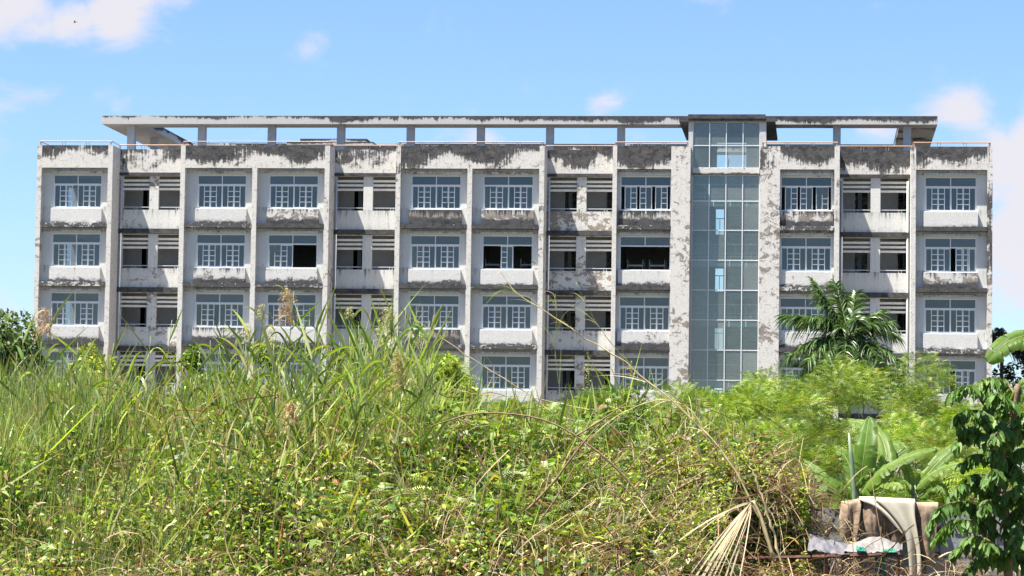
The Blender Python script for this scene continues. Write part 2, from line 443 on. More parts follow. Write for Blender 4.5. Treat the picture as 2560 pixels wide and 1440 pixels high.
M['rust'] = plain('rusty_steel', (.085, .034, .022), .85, var=.45, scale=22, bump=.3)
M['cream'] = plain('cream_cotton', (.42, .385, .30), .9, var=.07, scale=9)
M['carpet'] = plain('brown_carpet', (.23, .165, .11), .95, var=.6, scale=5, bump=.5)
M['greycloth'] = plain('grey_tarpaulin', (.13, .125, .135), .7, var=.12, scale=7)
M['palecloth'] = plain('pale_tarpaulin', (.19, .175, .16), .75, var=.1, scale=7)
M['green'] = plain('green_netting', (.02, .20, .13), .8, var=.2, scale=20)
M['blue'] = plain('blue_white_plastic', (.38, .52, .68), .35, var=.5, scale=16)
M['blocks'] = stucco('grey_block_render', paint=(0.237, 0.258, 0.258), mode='bottom', top=.35, peel=.45, low=.2, bump=.5)
M['bird'] = plain('dark_feathers', (.03, .03, .035), .7)

# ------------------------------------------------------------------ ground
GZ = -1.7
g = MB(); g.v = [(-900, -60, GZ), (900, -60, GZ), (900, 2400, GZ), (-900, 2400, GZ)]; g.f = [(0, 1, 2, 3)]
tag(g.build('ground', M['ground']), kind='structure')

# ------------------------------------------------------------------ the building
YF = 160.45           # front plane of the wings
YR = 162.25           # front plane of the recessed bays
YW = YF + .45         # wall inside each window bay
TOP, OPEN = 19.13, 17.8
FL = 3.5
B = empty('abandoned_building', (-18.3, 171, GZ), 'long abandoned four storey white building with mould stained parapets and glass stair tower', 'building')
wings = [(-46.30, -41.72, [(-46.02, -42.0)]),
         (-37.62, -28.71, [(-37.34, -33.31), (-33.02, -29.0)]),
         (-24.78, -16.06, [(-24.5, -20.56), (-20.28, -16.35)]),
         (-12.08, -7.58, [(-11.83, -8.69)]),
         (-3.57, .99, [(-2.42, .69)]),
         (5.06, 9.66, [(5.33, 9.37)])]
win_c = {-46.02: -43.93, -37.34: -35.21, -33.02: -30.91, -24.5: -22.45, -20.28: -18.2, -11.83: -10.18, -2.42: -.91, 5.33: 7.32}
WW, WZ0, WZ1 = 2.95, 15.44, 17.43
recesses = [(-41.72, -37.62), (-28.71, -24.78), (-16.06, -12.08), (.99, 5.06)]
TX0, TX1 = -7.58, -3.57

def pbox(name, mat, *b, parent=None):
    """a box part whose mesh sits round its own middle"""
    cx, cyy, cz = (b[0]+b[1])/2, (b[2]+b[3])/2, (b[4]+b[5])/2
    me = MB().box(b[0]-cx, b[1]-cx, b[2]-cyy, b[3]-cyy, b[4]-cz, b[5]-cz).mesh(name, mat)
    return link(name, me, parent or B, (cx, cyy, cz))

# window meshes shared by all windows; each is drawn round the window's lower middle
def frame_mesh():
    m = MB(); h = WZ1-WZ0; w = WW/2; f = .055
    m.box(-w, w, 0, .09, 0, f); m.box(-w, w, 0, .09, h-f, h)
    m.box(-w, -w+f, 0, .09, f, h-f); m.box(w-f, w, 0, .09, f, h-f)
    m.box(-w+f, w-f, 0, .09, 1.385, 1.46); m.box(-.025, .025, .005, .085, 1.46, h-f)
    return m.mesh('window_frame', M['alu'])
SW = (WW-.11)/4 + .012; SH = 1.33
def sash_mesh(flip):
    m = MB(); t = .050
    w = SW
    def bx(a, b, c, d):
        if flip: a, b = w-b, w-a
        m.box(a, b, 0, .035, c, d)
    bx(0, t, 0, SH); bx(w-t, w, 0, SH); bx(t, w-t, 0, t); bx(t, w-t, SH-t, SH)
    c = w*.5 - t/2
    bx(c, c+t*.9, t, SH-t)
    for k in (1, 2, 3):
        z = t + (SH-2*t)*k/4
        bx(c+t*.9, w-t, z-.022, z+.022)
    return m.mesh('sash', M['alu'])
FRAME, SASH_A, SASH_B = frame_mesh(), sash_mesh(False), sash_mesh(True)
PANE = MB().box(.02, SW-.02, .014, .020, .02, SH-.02).mesh('pane', M['pane'])
TPANE = MB().box(0, WW/2-.085, .03, .036, 0, WZ1-WZ0-1.46-.055).mesh('transom_pane', M['pane'])
def window(c, y, k, state):
    z = WZ0 - FL*k
    w = link('window', FRAME, B, (c, y, z))
    for s in (0, 1):
        link('transom_pane', TPANE, w, (c + (-WW/2+.057 if s == 0 else .027), y, z+1.46))
    x0 = c - WW/2 + .055
    pos = {'closed': [(0, 0), (1, 1), (2, 0), (3, 1)], 'left': [(0, 0), (1, 1)], 'none': [],
           'middle': [(1.45, 1)], 'gaps': [(.28, 0), (1.5, 1), (2.78, 0)], 'slid': [(0, 0), (1, 1), (2.42, 1), (3, 1)]}[state]
    for i, kind in pos:
        x = x0 + i*(SW-.012) ; yy = y + .012 + (.042 if kind else 0)
        link('sash', SASH_B if kind else SASH_A, w, (x, yy, z+.055))
        link('pane', PANE, w, (x, yy, z+.055), (random.gauss(0, .006), 0, random.gauss(0, .008)))
    return w
states = {(0, 5): 'gaps', (0, 6): 'gaps', (1, 2): 'left', (1, 4): 'middle', (1, 5): 'none', (1, 7): 'slid', (3, 7): 'slid'}

col_i = 0
for (x0, x1, ops) in wings:
    # piers: the ends of the wing's side walls, down to the ground
    pbox('pier', M['pier'], x0, ops[0][0], YF, YR+.25, GZ, TOP)
    pbox('pier', M['pier'], ops[-1][1], x1, YF, YR+.25, GZ, TOP)
    pbox('parapet', M['parapet'], ops[0][0], ops[-1][1], YF, YF+.28, OPEN, TOP)
    if len(ops) == 2: pbox('pier', M['pier'], ops[0][1], ops[1][0], YF, YW, GZ, OPEN)
    for (a, b) in ops:
        c = win_c[a]
        wl = MB(); hs = [(c-WW/2, c+WW/2, WZ0-FL*k, WZ1-FL*k) for k in range(4)]
        holes_wall(wl, a, b, GZ, OPEN, YW, YW+.2, hs)
        wl.build('wall', M['bay'], B)
        for k in range(4):
            dz = -FL*k
            pbox('ledge', M['ledge'], a, b, YF-.02, YW, 14.28+dz, 14.53+dz)
            pbox('sill_panel', M['panel'], c-WW/2-.06, c+WW/2+.06 if c+WW/2+.06 < b else b-.004, YF+.21, YW, 14.53+dz, 15.40+dz)
            pbox('window_sill', M['alu'], c-WW/2-.03, min(c+WW/2+.03, b-.004), YF+.25, YW-.002, 15.40+dz, 15.435+dz)
            pbox('shutter_box', M['bay'], c-WW/2-.06, min(c+WW/2+.06, b-.004), YF+.27, YW, 17.50+dz, 17.63+dz)
            window(c, YW+.05, k, states.get((k, col_i), 'closed'))
        col_i += 1

# recessed bays: open corridor fronts
SLAT = MB().box(0, 1.59, 0, .07, 0, .13).mesh('louver_slat', M['slat'])
def rail_mesh(L, post):
    m = MB(); m.box(0, L, 0, .045, .14, .185)
    for p in (post, post+.16): m.box(p, p+.03, .008, .038, 0, .14)
    return m.mesh('railing', M['railwhite'])
RAILS = [rail_mesh(1.59, .66), rail_mesh(1.59, 1.05)]
for i, (x0, x1) in enumerate(recesses):
    c = (x0+x1)/2 + .05
    op = [(c-1.87, c-.28), (c+.28, c+1.87)]
    wl = MB(); holes_wall(wl, x0, x1, GZ, 17.5, YR, YR+.2, [(a, b, 15.48-FL*k, 17.5-FL*k) for k in range(4) for a, b in op])
    # a lintel above each opening but the topmost
    wl.build('wall', M['wall'], B)
    pbox('parapet', M['parapet'], x0, x1, YR, YR+.25, 17.5, TOP-.02)
    pbox('ledge', M['dark_slab'], x0, x1, YR-.14, YR-.002, 17.52, 17.70)
    for k in range(4):
        dz = -FL*k
        pbox('ledge', M['dark_slab'], x0, x1, YR-.16, YR-.002, 14.06+dz, 14.34+dz)
        for s, (a, b) in enumerate(op):
            for zz in (17.17, 16.92, 16.66): link('louver_slat', SLAT, B, (a, YR+.06, zz+dz))
            link('railing', RAILS[s], B, (a, YR+.07, 15.48+dz))
    # drainpipes in the corners
    for px_ in ([x0+.14] if i < 3 else [x0+.14, x1-.14]):
        MB().tube([(px_, YR-.08, GZ), (px_, YR-.08, 17.3)], .062, 8).build('drainpipe', M['pipe'], B, True)
    # corridor back wall with doorways, doors ajar
    cb = MB(); ds = []
    for k in range(4):
        dz = -FL*k
        ds.append((c-1.15, c-.42, 14.5+dz, 16.95+dz))
        if i: ds.append((c+1.35, c+1.95, 14.5+dz, 16.95+dz))
    holes_wall(cb, x0, x1, GZ, 18.1, YR+1.9, YR+2.02, ds)
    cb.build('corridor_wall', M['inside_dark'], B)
    for k in range(4):
        dz = -FL*k
        pbox('door', M['door'], c-.98, c-.74, YR+2.4, YR+2.45, 14.52+dz, 16.9+dz)
        if i == 3 and k < 2:  # flat green panels imitate the green glow of windows on the far side
            pbox('far_window_glow', M['window_glow'], c-1.25, c-.62, YR+2.9, YR+2.95, 15.75+dz, 16.05+dz)
            pbox('far_window_glow', M['window_glow'], c+1.5, c+1.95, YR+2.9, YR+2.95, 15.75+dz, 16.05+dz)

# inside: floors, partitions, rear walls
for (a, b) in ((-46.05, TX0-.2), (TX1+.2, 9.4)):
    for k in range(5):
        z = 14.5 - FL*k
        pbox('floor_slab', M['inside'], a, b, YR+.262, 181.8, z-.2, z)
    pbox('roof_slab', M['slab'], a, b, YR+.02, 181.8, 18.1, 18.3)
for (x0, x1, ops) in wings:
    for a, b in ops:
        for k in range(4): pbox('floor_slab', M['inside'], a+.004, b-.004, YW+.204, YR+.26, 14.3-FL*k, 14.5-FL*k)
        pbox('roof_slab', M['slab'], a+.004, b-.004, YW+.204, YR+.26, 18.1, 18.3)
im = MB()
for (x0, x1, ops) in wings:
    im.box(x0+.004, x0+.2, YR+.25, 176, GZ, 18.1) if x0 > -46 else None
    im.box(x1-.2, x1-.004, YR+.25, 176, GZ, 18.1) if x1 < 9 else None
    im.box(x0+.2, x1-.2, 169.5, 169.65, GZ, 18.1)
    if len(ops) == 2: im.box(ops[0][1]+.05, ops[1][0]-.05, YR+.27, 169.5, GZ, 18.1)
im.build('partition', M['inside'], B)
ew = MB()
for k in range(4):
    pass
def end_wall(x0, x1, holes):
    ys = sorted({YR+.25, 182.0, *[h[0] for h in holes], *[h[1] for h in holes]})
    m = MB()
    for a, b in zip(ys[:-1], ys[1:]):
        hs = sorted((h[2], h[3]) for h in holes if h[0] < (a+b)/2 < h[1]); z = GZ
        for c, d in hs: m.box(x0, x1, a, b, z, c); z = d
        m.box(x0, x1, a, b, z, TOP)
    return m.build('end_wall', M['pier'], B)
end_wall(-46.30, -46.05, [(166.6, 168.6, 15.6-FL*k, 17.35-FL*k) for k in range(4)])
end_wall(9.41, 9.66, [])
pbox('rear_wall', M['wall'], -46.05, TX0-.2, 181.8, 182, GZ, TOP); pbox('rear_wall', M['wall'], TX1+.2, 9.41, 181.8, 182, GZ, TOP)
for k in range(3): pbox('rain_spout', M['slab'], 9.662, 9.80, 163, 163.5, 17.1-FL*k, 17.35-FL*k)
# bunk beds and tables left inside the open rooms
for (cx, k) in ((-10.9, 1), (-9.6, 1), (-19.3, 1), (-17.2, 1)):
    m = MB(); z = 14.5-FL*k
    for dx in (-.45, .45):
        for dy in (0, 1.9): m.box(cx+dx-.02, cx+dx+.02, 163.2+dy-.02, 163.2+dy+.02, z, z+1.75)
    m.box(cx-.43, cx+.43, 163.22, 165.08, z+.4, z+.48); m.box(cx-.43, cx+.43, 163.22, 165.08, z+1.35, z+1.45)
    m.build('bunk_bed', M['slat'], B)

# handrail along the roof edge
def rail_run(pts, gap=1.4):
    m = MB(); r = .034
    m.tube([(*p, TOP+.24) for p in pts], r, 6)
    for (ax, ay), (bx, by) in zip(pts[:-1], pts[1:]):
        L = math.hypot(bx-ax, by-ay); n = max(1, int(L/gap))
        for i in range(n+1):
            for o in ((-.08, .08) if L > 2.5 else (0,)):
                t = min(max((i*L/n+o)/L, .01), .99)
                m.tube([(ax+(bx-ax)*t, ay+(by-ay)*t, TOP-.02), (ax+(bx-ax)*t, ay+(by-ay)*t, TOP+.24)], .018, 4)
    return m.build('handrail', M['copper'], B, False)
for i, (x0, x1, _) in enumerate(wings):
    rail_run([(x0+.12, YF+2.0), (x0+.12, YF+.12), (x1-.12, YF+.12), (x1-.12, YR+.12)] if i not in (3,) else [(x0+.12, YF+2.0), (x0+.12, YF+.12), (x1-.12, YF+.12)])
for (x0, x1) in recesses: rail_run([(x0-.12, YR+.12), (x1+.12, YR+.12)])

# roof canopy: a flat concrete ring on columns
pbox('canopy_slab', M['slab'], -43.65, 6.72, 165.0, 166.8, 20.98, 21.48)
pbox('canopy_slab', M['slab'], -43.65, -41.2, 166.8, 179.0, 20.98, 21.48)
pbox('canopy_slab', M['slab'], 4.5, 6.72, 166.8, 179.0, 20.98, 21.48)
pbox('canopy_slab', M['slab'], -43.65, 6.72, 179.0, 180.8, 20.98, 21.48)
for x in (-41.97, -37.58, -33.26, -29.0, -24.74, -20.47, -16.28, -12.0, .84, 4.98):
    pbox('canopy_column', M['column'], x-.23, x+.23, 165.6, 166.05, 18.3, 20.98)
for x in (-42.0, 5.25):
    for y in (171.6, 176.5): pbox('canopy_column', M['column'], x-.23, x+.23, y, y+.45, 18.3, 20.98)
# low walls and a small room on the roof
pbox('roof_wall', M['parapet'], -27.4, -9.5, 171.0, 171.25, 18.3, 20.42)
pbox('roof_wall', M['parapet'], -1.6, 4.6, 171.0, 171.25, 18.3, 20.42)
rh = pbox('roof_room', M['column'], -32.9, -28.6, 172.4, 176, 18.3, 20.55)
pbox('eave_slab', M['slab'], -33.5, -28.0, 171.8, 176.6, 20.55, 20.72, parent=rh)
pbox('upper_slab', M['slab'], -32.75, -28.5, 172.3, 176.1, 20.72, 20.98, parent=rh)

# stair tower
TY = YF + .9
for a, b in ((TX0-.16, TX0+.09), (TX1-.05, TX1+.32)):
    pbox('tower_column', M['column'], a, b, TY-.02 if a < -5 else TY-.02, TY+.4, 18.0 if True else GZ, 20.66)
pbox('tower_column', M['column'], TX0+.004, TX0+.09, TY-.02, TY+.4, GZ, 18.0)
pbox('tower_roof', M['dark_slab'], -8.3, -2.74, 161.2, 170.4, 20.66, 20.83)
pbox('tower_fascia', M['dark_slab'], -7.78, -3.30, 161.17, 169.9, 20.832, 21.08)
pbox('tower_beam', M['panel'], TX0+.09, TX1-.05, TY-.12, TY+.2, 17.57, 17.95)
GX0, GX1 = TX0+.09, TX1-.05
zs_hi = [20.62, 19.28, 17.95]; zs_lo = [17.57, 16.04, 14.34, 12.6, 10.86, 9.13, 7.39, 5.65, 3.9, 2.2, .4, -1.7]
curtain = MB()
for zz in zs_hi[1:-1] + zs_lo[1:-1]: curtain.box(GX0, GX1, TY+.02, TY+.10, zz-.025, zz+.025)
curtain.box(GX0, GX1, TY+.02, TY+.10, 20.62, 20.66); curtain.box(GX0, GX1, TY+.02, TY+.1, 17.95, 17.99); curtain.box(GX0, GX1, TY+.02, TY+.1, 17.53, 17.57)
gxs = [GX0 + (GX1-GX0)*i/4 for i in range(5)]
for x in gxs:
    curtain.box(x-.024, x+.024, TY, TY+.015, -1.7, 17.53); curtain.box(x-.024, x+.024, TY, TY+.015, 17.99, 20.62)
CW = curtain.build('curtain_wall', M['alu'], B)
for zs in (zs_hi, zs_lo):
    for zt, zb in zip(zs[:-1], zs[1:]):
        for a, b in zip(gxs[:-1], gxs[1:]): pbox('pane', M['tglass'], a+.026, b-.026, TY+.05, TY+.06, zb+.03, zt-.03, parent=CW)
tw = MB()
tw.box(TX0-.196, TX0-.004, TY+.42, 170.2, GZ, 20.65); tw.box(TX1+.004, TX1+.196, TY+.42, 170.2, GZ, 20.65)
holes_wall(tw, TX0, TX1, GZ, 20.65, 170.0, 170.2, [(-6.42, -4.62, 18.3, 20.5)] + [(-6.45, -5.95, 14.85-FL*k, 16.4-FL*k) for k in range(4)])
for k in range(4):
    z = 14.85-FL*k
    tw.box(-6.45, -5.95, 170.05, 170.09, z+.95, z+1.0); tw.box(-6.22, -6.18, 170.05, 170.09, z, z+.95)
tw.build('stairwell_wall', M['stair'], B)
for k in range(5):
    z = 17.95 - FL*k if k else 18.28
    pbox('floor_slab', M['inside'], TX0, TX1, 167.6, 170, z-.2 - (0 if k else .1), z)
for k in range(5):
    zl = 16.1 - FL*k
    pbox('stair_landing', M['landing'], GX0, GX1, TY+.2, TY+1.9, zl-.35, zl)
    # flights: sawtooth slabs between landing and floors
    zu, zd = (18.28 if k == 0 else 17.95-FL*k), 14.45-FL*k
    for (xa, xb, za, zb) in ((TX0+.1, -5.75, zl, zu), (-5.45, TX1-.1, zl, zd)):
        m = MB(); n = 10; y0, y1 = TY+1.9, 167.6
        for i in range(n):
            t0, t1 = i/n, (i+1)/n
            za_ = za + (zb-za)*(t1 if zb > za else t0)
            m.box(xa, xb, y0+(y1-y0)*t0, y0+(y1-y0)*t1, za_-.34, za_)
        m.build('stair_flight', M['stair'], B)
    r = MB(); yr = TY+.32
    r.box(GX0+.08, GX1-.08, yr, yr+.04, zl+.93, zl+.97); r.box(GX0+.08, GX1-.08, yr+.004, yr+.036, zl+.42, zl+.45); r.box(GX0+.08, GX1-.08, yr+.004, yr+.036, zl+.22, zl+.25)
    for i in range(13):
        x = GX0+.1 + (GX1-GX0-.22)*i/12
        r.box(x-.013, x+.013, yr+.008, yr+.032, zl, zl+(.93 if i % 2 == 0 else .42))
    r.build('landing_railing', M['teal'], B)
    h = MB(); h.tube([(-5.6, TY+1.9, zl+.9), (-5.6, 167.4, zu+.9)], .03, 6); h.tube([(-5.6, TY+1.9, zl), (-5.6, TY+1.9, zl+.95)], .03, 6)
    h.tube([(-5.6, 167.4, zd+.9), (-5.6, TY+2, zl+.9)], .03, 6)
    h.build('stair_handrail', M['door'], B)

#VEG
# ------------------------------------------------------------------ vegetation: helpers
UP = np.array([0, 0, 1.0])
def vnoise(x, y, seed=0):
    """smooth value noise, vectorised"""
    r = np.random.default_rng(seed).random((64, 64))
    xi = np.floor(x).astype(int); yi = np.floor(y).astype(int); fx = x-xi; fy = y-yi
    fx = fx*fx*(3-2*fx); fy = fy*fy*(3-2*fy)
    q = lambda a, b: r[a % 64, b % 64]
    return (q(xi, yi)*(1-fx)+q(xi+1, yi)*fx)*(1-fy) + (q(xi, yi+1)*(1-fx)+q(xi+1, yi+1)*fx)*fy
# height of the weed thicket's crest along X, and its depth profile
CREST = [(-12.5, .80), (-11, .80), (-9.1, .86), (-8.3, .92), (-7.4, .86), (-6.4, .86), (-5.6, 1.02), (-5.1, 1.0), (-4.6, .58), (-4.1, .36), (-3.3, .40), (-2.8, .52),
         (-2.0, .56), (-1.5, .46), (-1.0, .38), (-.55, .12), (-.25, -.2), (.0, -.55), (.4, -.7), (.8, -.7), (1.6, -.9), (6, -1.0)]
CX = np.array([c[0] for c in CREST]); CZ = np.array([c[1] for c in CREST])
def reed_rise(x): return np.interp(x, [-9.5, -8.4, -7.6, -6.9, -6.2, -5.8, -5.0, -4.6, -4.2], [.0, .12, .06, .14, .22, .55, .58, .25, 0])
def thicket(x, y):
    c = np.interp(x, CX, CZ)
    t = np.clip((y-25.2)/7.0, 0, 1); t = 1-(1-t)**1.7
    c = c*np.interp(x, [-12, -6.6, -6.0, -4.6, -4.0], [.72, .74, .9, .9, .93])
    z = -1.30 + (c+1.30)*t
    z = z + (vnoise(x*1.3+7, y*.9, 3)-.5)*.62*(.35+t) + (vnoise(x*2.6, y*2.0, 4)-.5)*.42
    front = (x > -.95) & (y < 28.7)
    z = np.where(front, np.minimum(z, -1.12), z)
    return z
def spots(n, y0=24.6, y1=37.5, pad=.4, x_hi=None):
    y = rng.uniform(y0, y1, n); w = y*(1280/F_PX)
    x = y*math.tan(YAW) + rng.uniform(-1, 1, n)*(w+pad)
    return x, y
def curve3(a, b, c, n=12):
    t = np.linspace(0, 1, n)[:, None]
    return (1-t)**2*np.array(a) + 2*t*(1-t)*np.array(b) + t*t*np.array(c)
def smooth_path(pts, n=24):
    pts = np.array(pts, float); m = len(pts)
    out = []
    for q in np.linspace(0, m-1-1e-6, n):
        i = int(q); f = q-i
        p0, p1, p2, p3 = pts[max(i-1, 0)], pts[i], pts[i+1], pts[min(i+2, m-1)]
        out.append(.5*((2*p1)+(-p0+p2)*f+(2*p0-5*p1+4*p2-p3)*f*f+(-p0+3*p1-3*p2+p3)*f**3))
    return np.array(out)

# ------------------------------------------------------------------ the thicket: leafy weeds
def herbs():
    s = Soup(); st = Soup()
    n = 15500
    x, y = spots(n)
    y = 25.0 + (y-24.6)/12.9*4.6*(1+1.6*rng.random(n)**2.2); x = y*math.tan(YAW) + rng.uniform(-1, 1, n)*(y*.184+.4)
    keep = x < -.14 + np.maximum(0, 27.5-y)*.1
    zz = thicket(x, y); tall = np.clip((-3.9-x)/.8, 0, 1)
    keep &= rng.random(n) < np.clip(1-tall*np.clip((zz+.25)/.7, 0, .86), 0, 1)
    keep &= (vnoise(x*1.9+5, y*1.5, 12) > .30) | (rng.random(n) < .12)
    x, y = x[keep], y[keep]; n = len(x)
    z = thicket(x, y) + rng.normal(-.05, .11, n)
    patch = vnoise(x*.8+3, y*.6, 8)
    thin = rng.random(n) < .8; x, y, z, patch = x[thin], y[thin], z[thin], patch[thin]; n = len(x); big = (rng.random(n) < .16) & (vnoise(x*1.4, y*1.2, 77) > .4)
    for rep in range(30):
        ok = (rng.random(n) < .96) & (~big | (rng.random(n) < .55))
        m = ok.sum(); q = rng.random(m)**1.4
        ang = rng.uniform(0, 2*np.pi, m); rad = rng.uniform(.01, .13, m)*(1+q)
        p = np.stack([x[ok]+np.cos(ang)*rad, y[ok]+np.sin(ang)*rad, z[ok]-q*.75], 1)
        d = np.stack([np.cos(ang), np.sin(ang), rng.normal(.3, .6, m)], 1)
        L = rng.uniform(.04, .09, m)*(.7+.6*patch[ok])*np.interp(x[ok], [-5, -4, -1.5, -.5], [1, 1.25, 1.2, 1])
        bg_ = big[ok]; L = L*np.where(bg_, 1.9, 1.0)
        c = pick(m, [FRESH, LIME, DEEP, YEL, BROWN, (.12, .20, .026)], [.42, .15, .22, .03, .03, .15])
        dk = rng.random(m) < np.clip(patch[ok]*1.6-.75, 0, .7)*np.clip((x[ok]+5.2)/1.2, .25, 1)
        c[dk] = pick(dk.sum(), [DEEP, (.10, .16, .025), BROWN], [.55, .35, .10])
        dry = (p[:, 2] < -.75+.2*patch[ok]) & (rng.random(m) < .22)
        c[dry] = pick(dry.sum(), [TAN, BROWN], [.5, .5])
        s.leaves(p, d, L, L*rng.uniform(.42, .7, m)*np.where(bg_, .6, 1.0), c, droop=.25)
    top = np.stack([x, y, z+.02], 1); bot = top + np.stack([rng.normal(0, .12, n), rng.normal(0, .12, n), -rng.uniform(.5, 1.0, n)], 1)
    st.lines(np.stack([bot, (bot+top)/2+rng.normal(0, .03, (n, 3)), top], 1), .006, pick(n, [(.12, .15, .04), BROWN, TAN], [.5, .3, .2]))
    tag(s.build('undergrowth', M['leaf']), kind='stuff'); tag(st.build('weed_stems', M['dry']), kind='stuff')
herbs()

def ferny():
    s = Soup(); n = 2600
    x = rng.uniform(-5.0, -1.2, n); y = rng.uniform(27.2, 32, n); z = thicket(x, y)+rng.uniform(-.3, .16, n)
    k = (vnoise(x*1.6+9, y*1.1, 55) > .42); x, y, z = x[k], y[k], z[k]; n = len(x)
    a = rng.uniform(0, 2*np.pi, n); d = np.stack([np.cos(a), np.sin(a)*.7, rng.uniform(.0, .8, n)], 1)
    fronds(s, np.stack([x, y, z], 1), d, rng.uniform(.14, .30, n), pick(n, [FRESH, (.12, .20, .03), LIME, RUST], [.5, .25, .17, .08]), 9, .28, .4)
    tag(s.build('feathery_fronds', M['feather']), kind='stuff')
def fine_grass():
    s = Soup()
    n = 62000
    x, y = spots(n, 25.6, 36)
    dens = np.interp(x, [-12, -9.5, -8, -6.5, -4.8, -3, -1, 0, 1], [1, 1, .75, .45, .4, .2, .12, .05, 0]) * (.35+1.2*vnoise(x*1.1, y*.8, 21))
    k = rng.random(n) < dens
    x, y = x[k], y[k]; n = len(x)
    z = thicket(x, y)
    lean = rng.normal(0, .16, (n, 3)); lean[:, 2] = 1; lean[:, 0] += .05
    L = rng.uniform(.45, 1.05, n)*np.interp(x, [-9, -6.5], [1.15, .85])
    c = pick(n, [(.15, .22, .07), FRESH, PALE, TAN, LIME], [.40, .22, .20, .08, .10])
    s.blades(np.stack([x, y, z-.52], 1), lean, L, rng.uniform(.008, .016, n), c, droop=rng.uniform(0, .35, n), K=4)
    # broad reed blades inside the thicket
    n = 11000
    x, y = spots(n, 26.0, 36)
    hi_ = reed_rise(x)*np.clip((y-27.5)/3.5, 0, 1)
    dens = np.interp(x, [-12, -9.5, -8, -6.4, -5.0, -4, -3, -1, 0], [.5, .55, .9, 1, 1, .85, .75, .35, 0])*np.clip(.35+(thicket(x, y)+.7)*.9, .2, 1)
    k = rng.random(n) < dens; x, y, hi_ = x[k], y[k], hi_[k]; n = len(x)
    z = thicket(x, y) + hi_*rng.random(n)
    a = rng.uniform(0, 2*np.pi, n); d = np.stack([np.cos(a)*.55, np.sin(a)*.4, rng.uniform(.4, 2.2, n)], 1)
    L = rng.uniform(.35, 1.0, n)
    c = pick(n, [FRESH, LIME, (.10, .17, .05), PALE, YEL, TAN], [.22, .26, .09, .31, .05, .07])
    s.blades(np.stack([x, y, z+rng.uniform(-.75, -.05, n)], 1), d, L, rng.uniform(.016, .038, n), c, droop=rng.uniform(0, .85, n)**1.6, K=5)
    # culms carrying those blades
    k = rng.random(n) < .16; m = k.sum(); p = np.stack([x[k], y[k], z[k]+rng.uniform(-.05, .35, m)], 1); q = p + np.stack([rng.normal(-.12, .15, m), rng.normal(0, .1, m), -rng.uniform(.8, 1.4, m)], 1)
    s.lines(np.stack([q, (p+q)/2+rng.normal(0, .03, (m, 3)), p], 1), .009, pick(m, [FRESH, PALE, TAN, (.12, .17, .06)], [.3, .3, .15, .25]))
    tag(s.build('grass', M['grass']), kind='stuff')
fine_grass()

def dry_grass():
    s = Soup()
    n = 11000
    x, y = spots(n, 24.9, 31)
    h = thicket(x, y)
    w = np.interp(h, [-1.3, -.8, -.3, .3], [1, .7, .3, .08])*np.interp(x, [-9.5, -7, -5.5, -4, -2, 0, 1.5], [.25, .55, .8, .8, .9, 1, 1])*(.3+1.2*vnoise(x*1.5, y, 31))
    k = rng.random(n) < w; x, y, h = x[k], y[k], h[k]; n = len(x)
    a = rng.uniform(0, 2*np.pi, n); d = np.stack([np.cos(a), np.sin(a)*.6, rng.uniform(.2, 1.3, n)], 1)
    L = rng.uniform(.2, .75, n)
    c = pick(n, [TAN, BROWN, RUST, (.50, .42, .26)], [.45, .28, .07, .2])
    s.blades(np.stack([x, y, h+rng.uniform(-.25, .12, n)], 1), d, L, rng.uniform(.005, .017, n), c, droop=rng.uniform(.3, 1.2, n), K=4)
    # bent broad dead blades
    n = 420
    x, y = spots(n, 24.8, 30); k = (x < 0) & (x > -8); x, y = x[k], y[k]; n = len(x); h = thicket(x, y)
    a = rng.uniform(0, 2*np.pi, n); d = np.stack([np.cos(a)*.8, np.sin(a)*.5, rng.uniform(.5, 1.3, n)], 1)
    s.blades(np.stack([x, y, h-.05], 1), d, rng.uniform(.25, .6, n), rng.uniform(.018, .035, n), pick(n, [TAN, (.52, .36, .22), YEL], [.6, .25, .15]), droop=rng.uniform(.7, 1.6, n), K=6)
    tag(s.build('dry_grass', M['dry']), kind='stuff')
dry_grass()

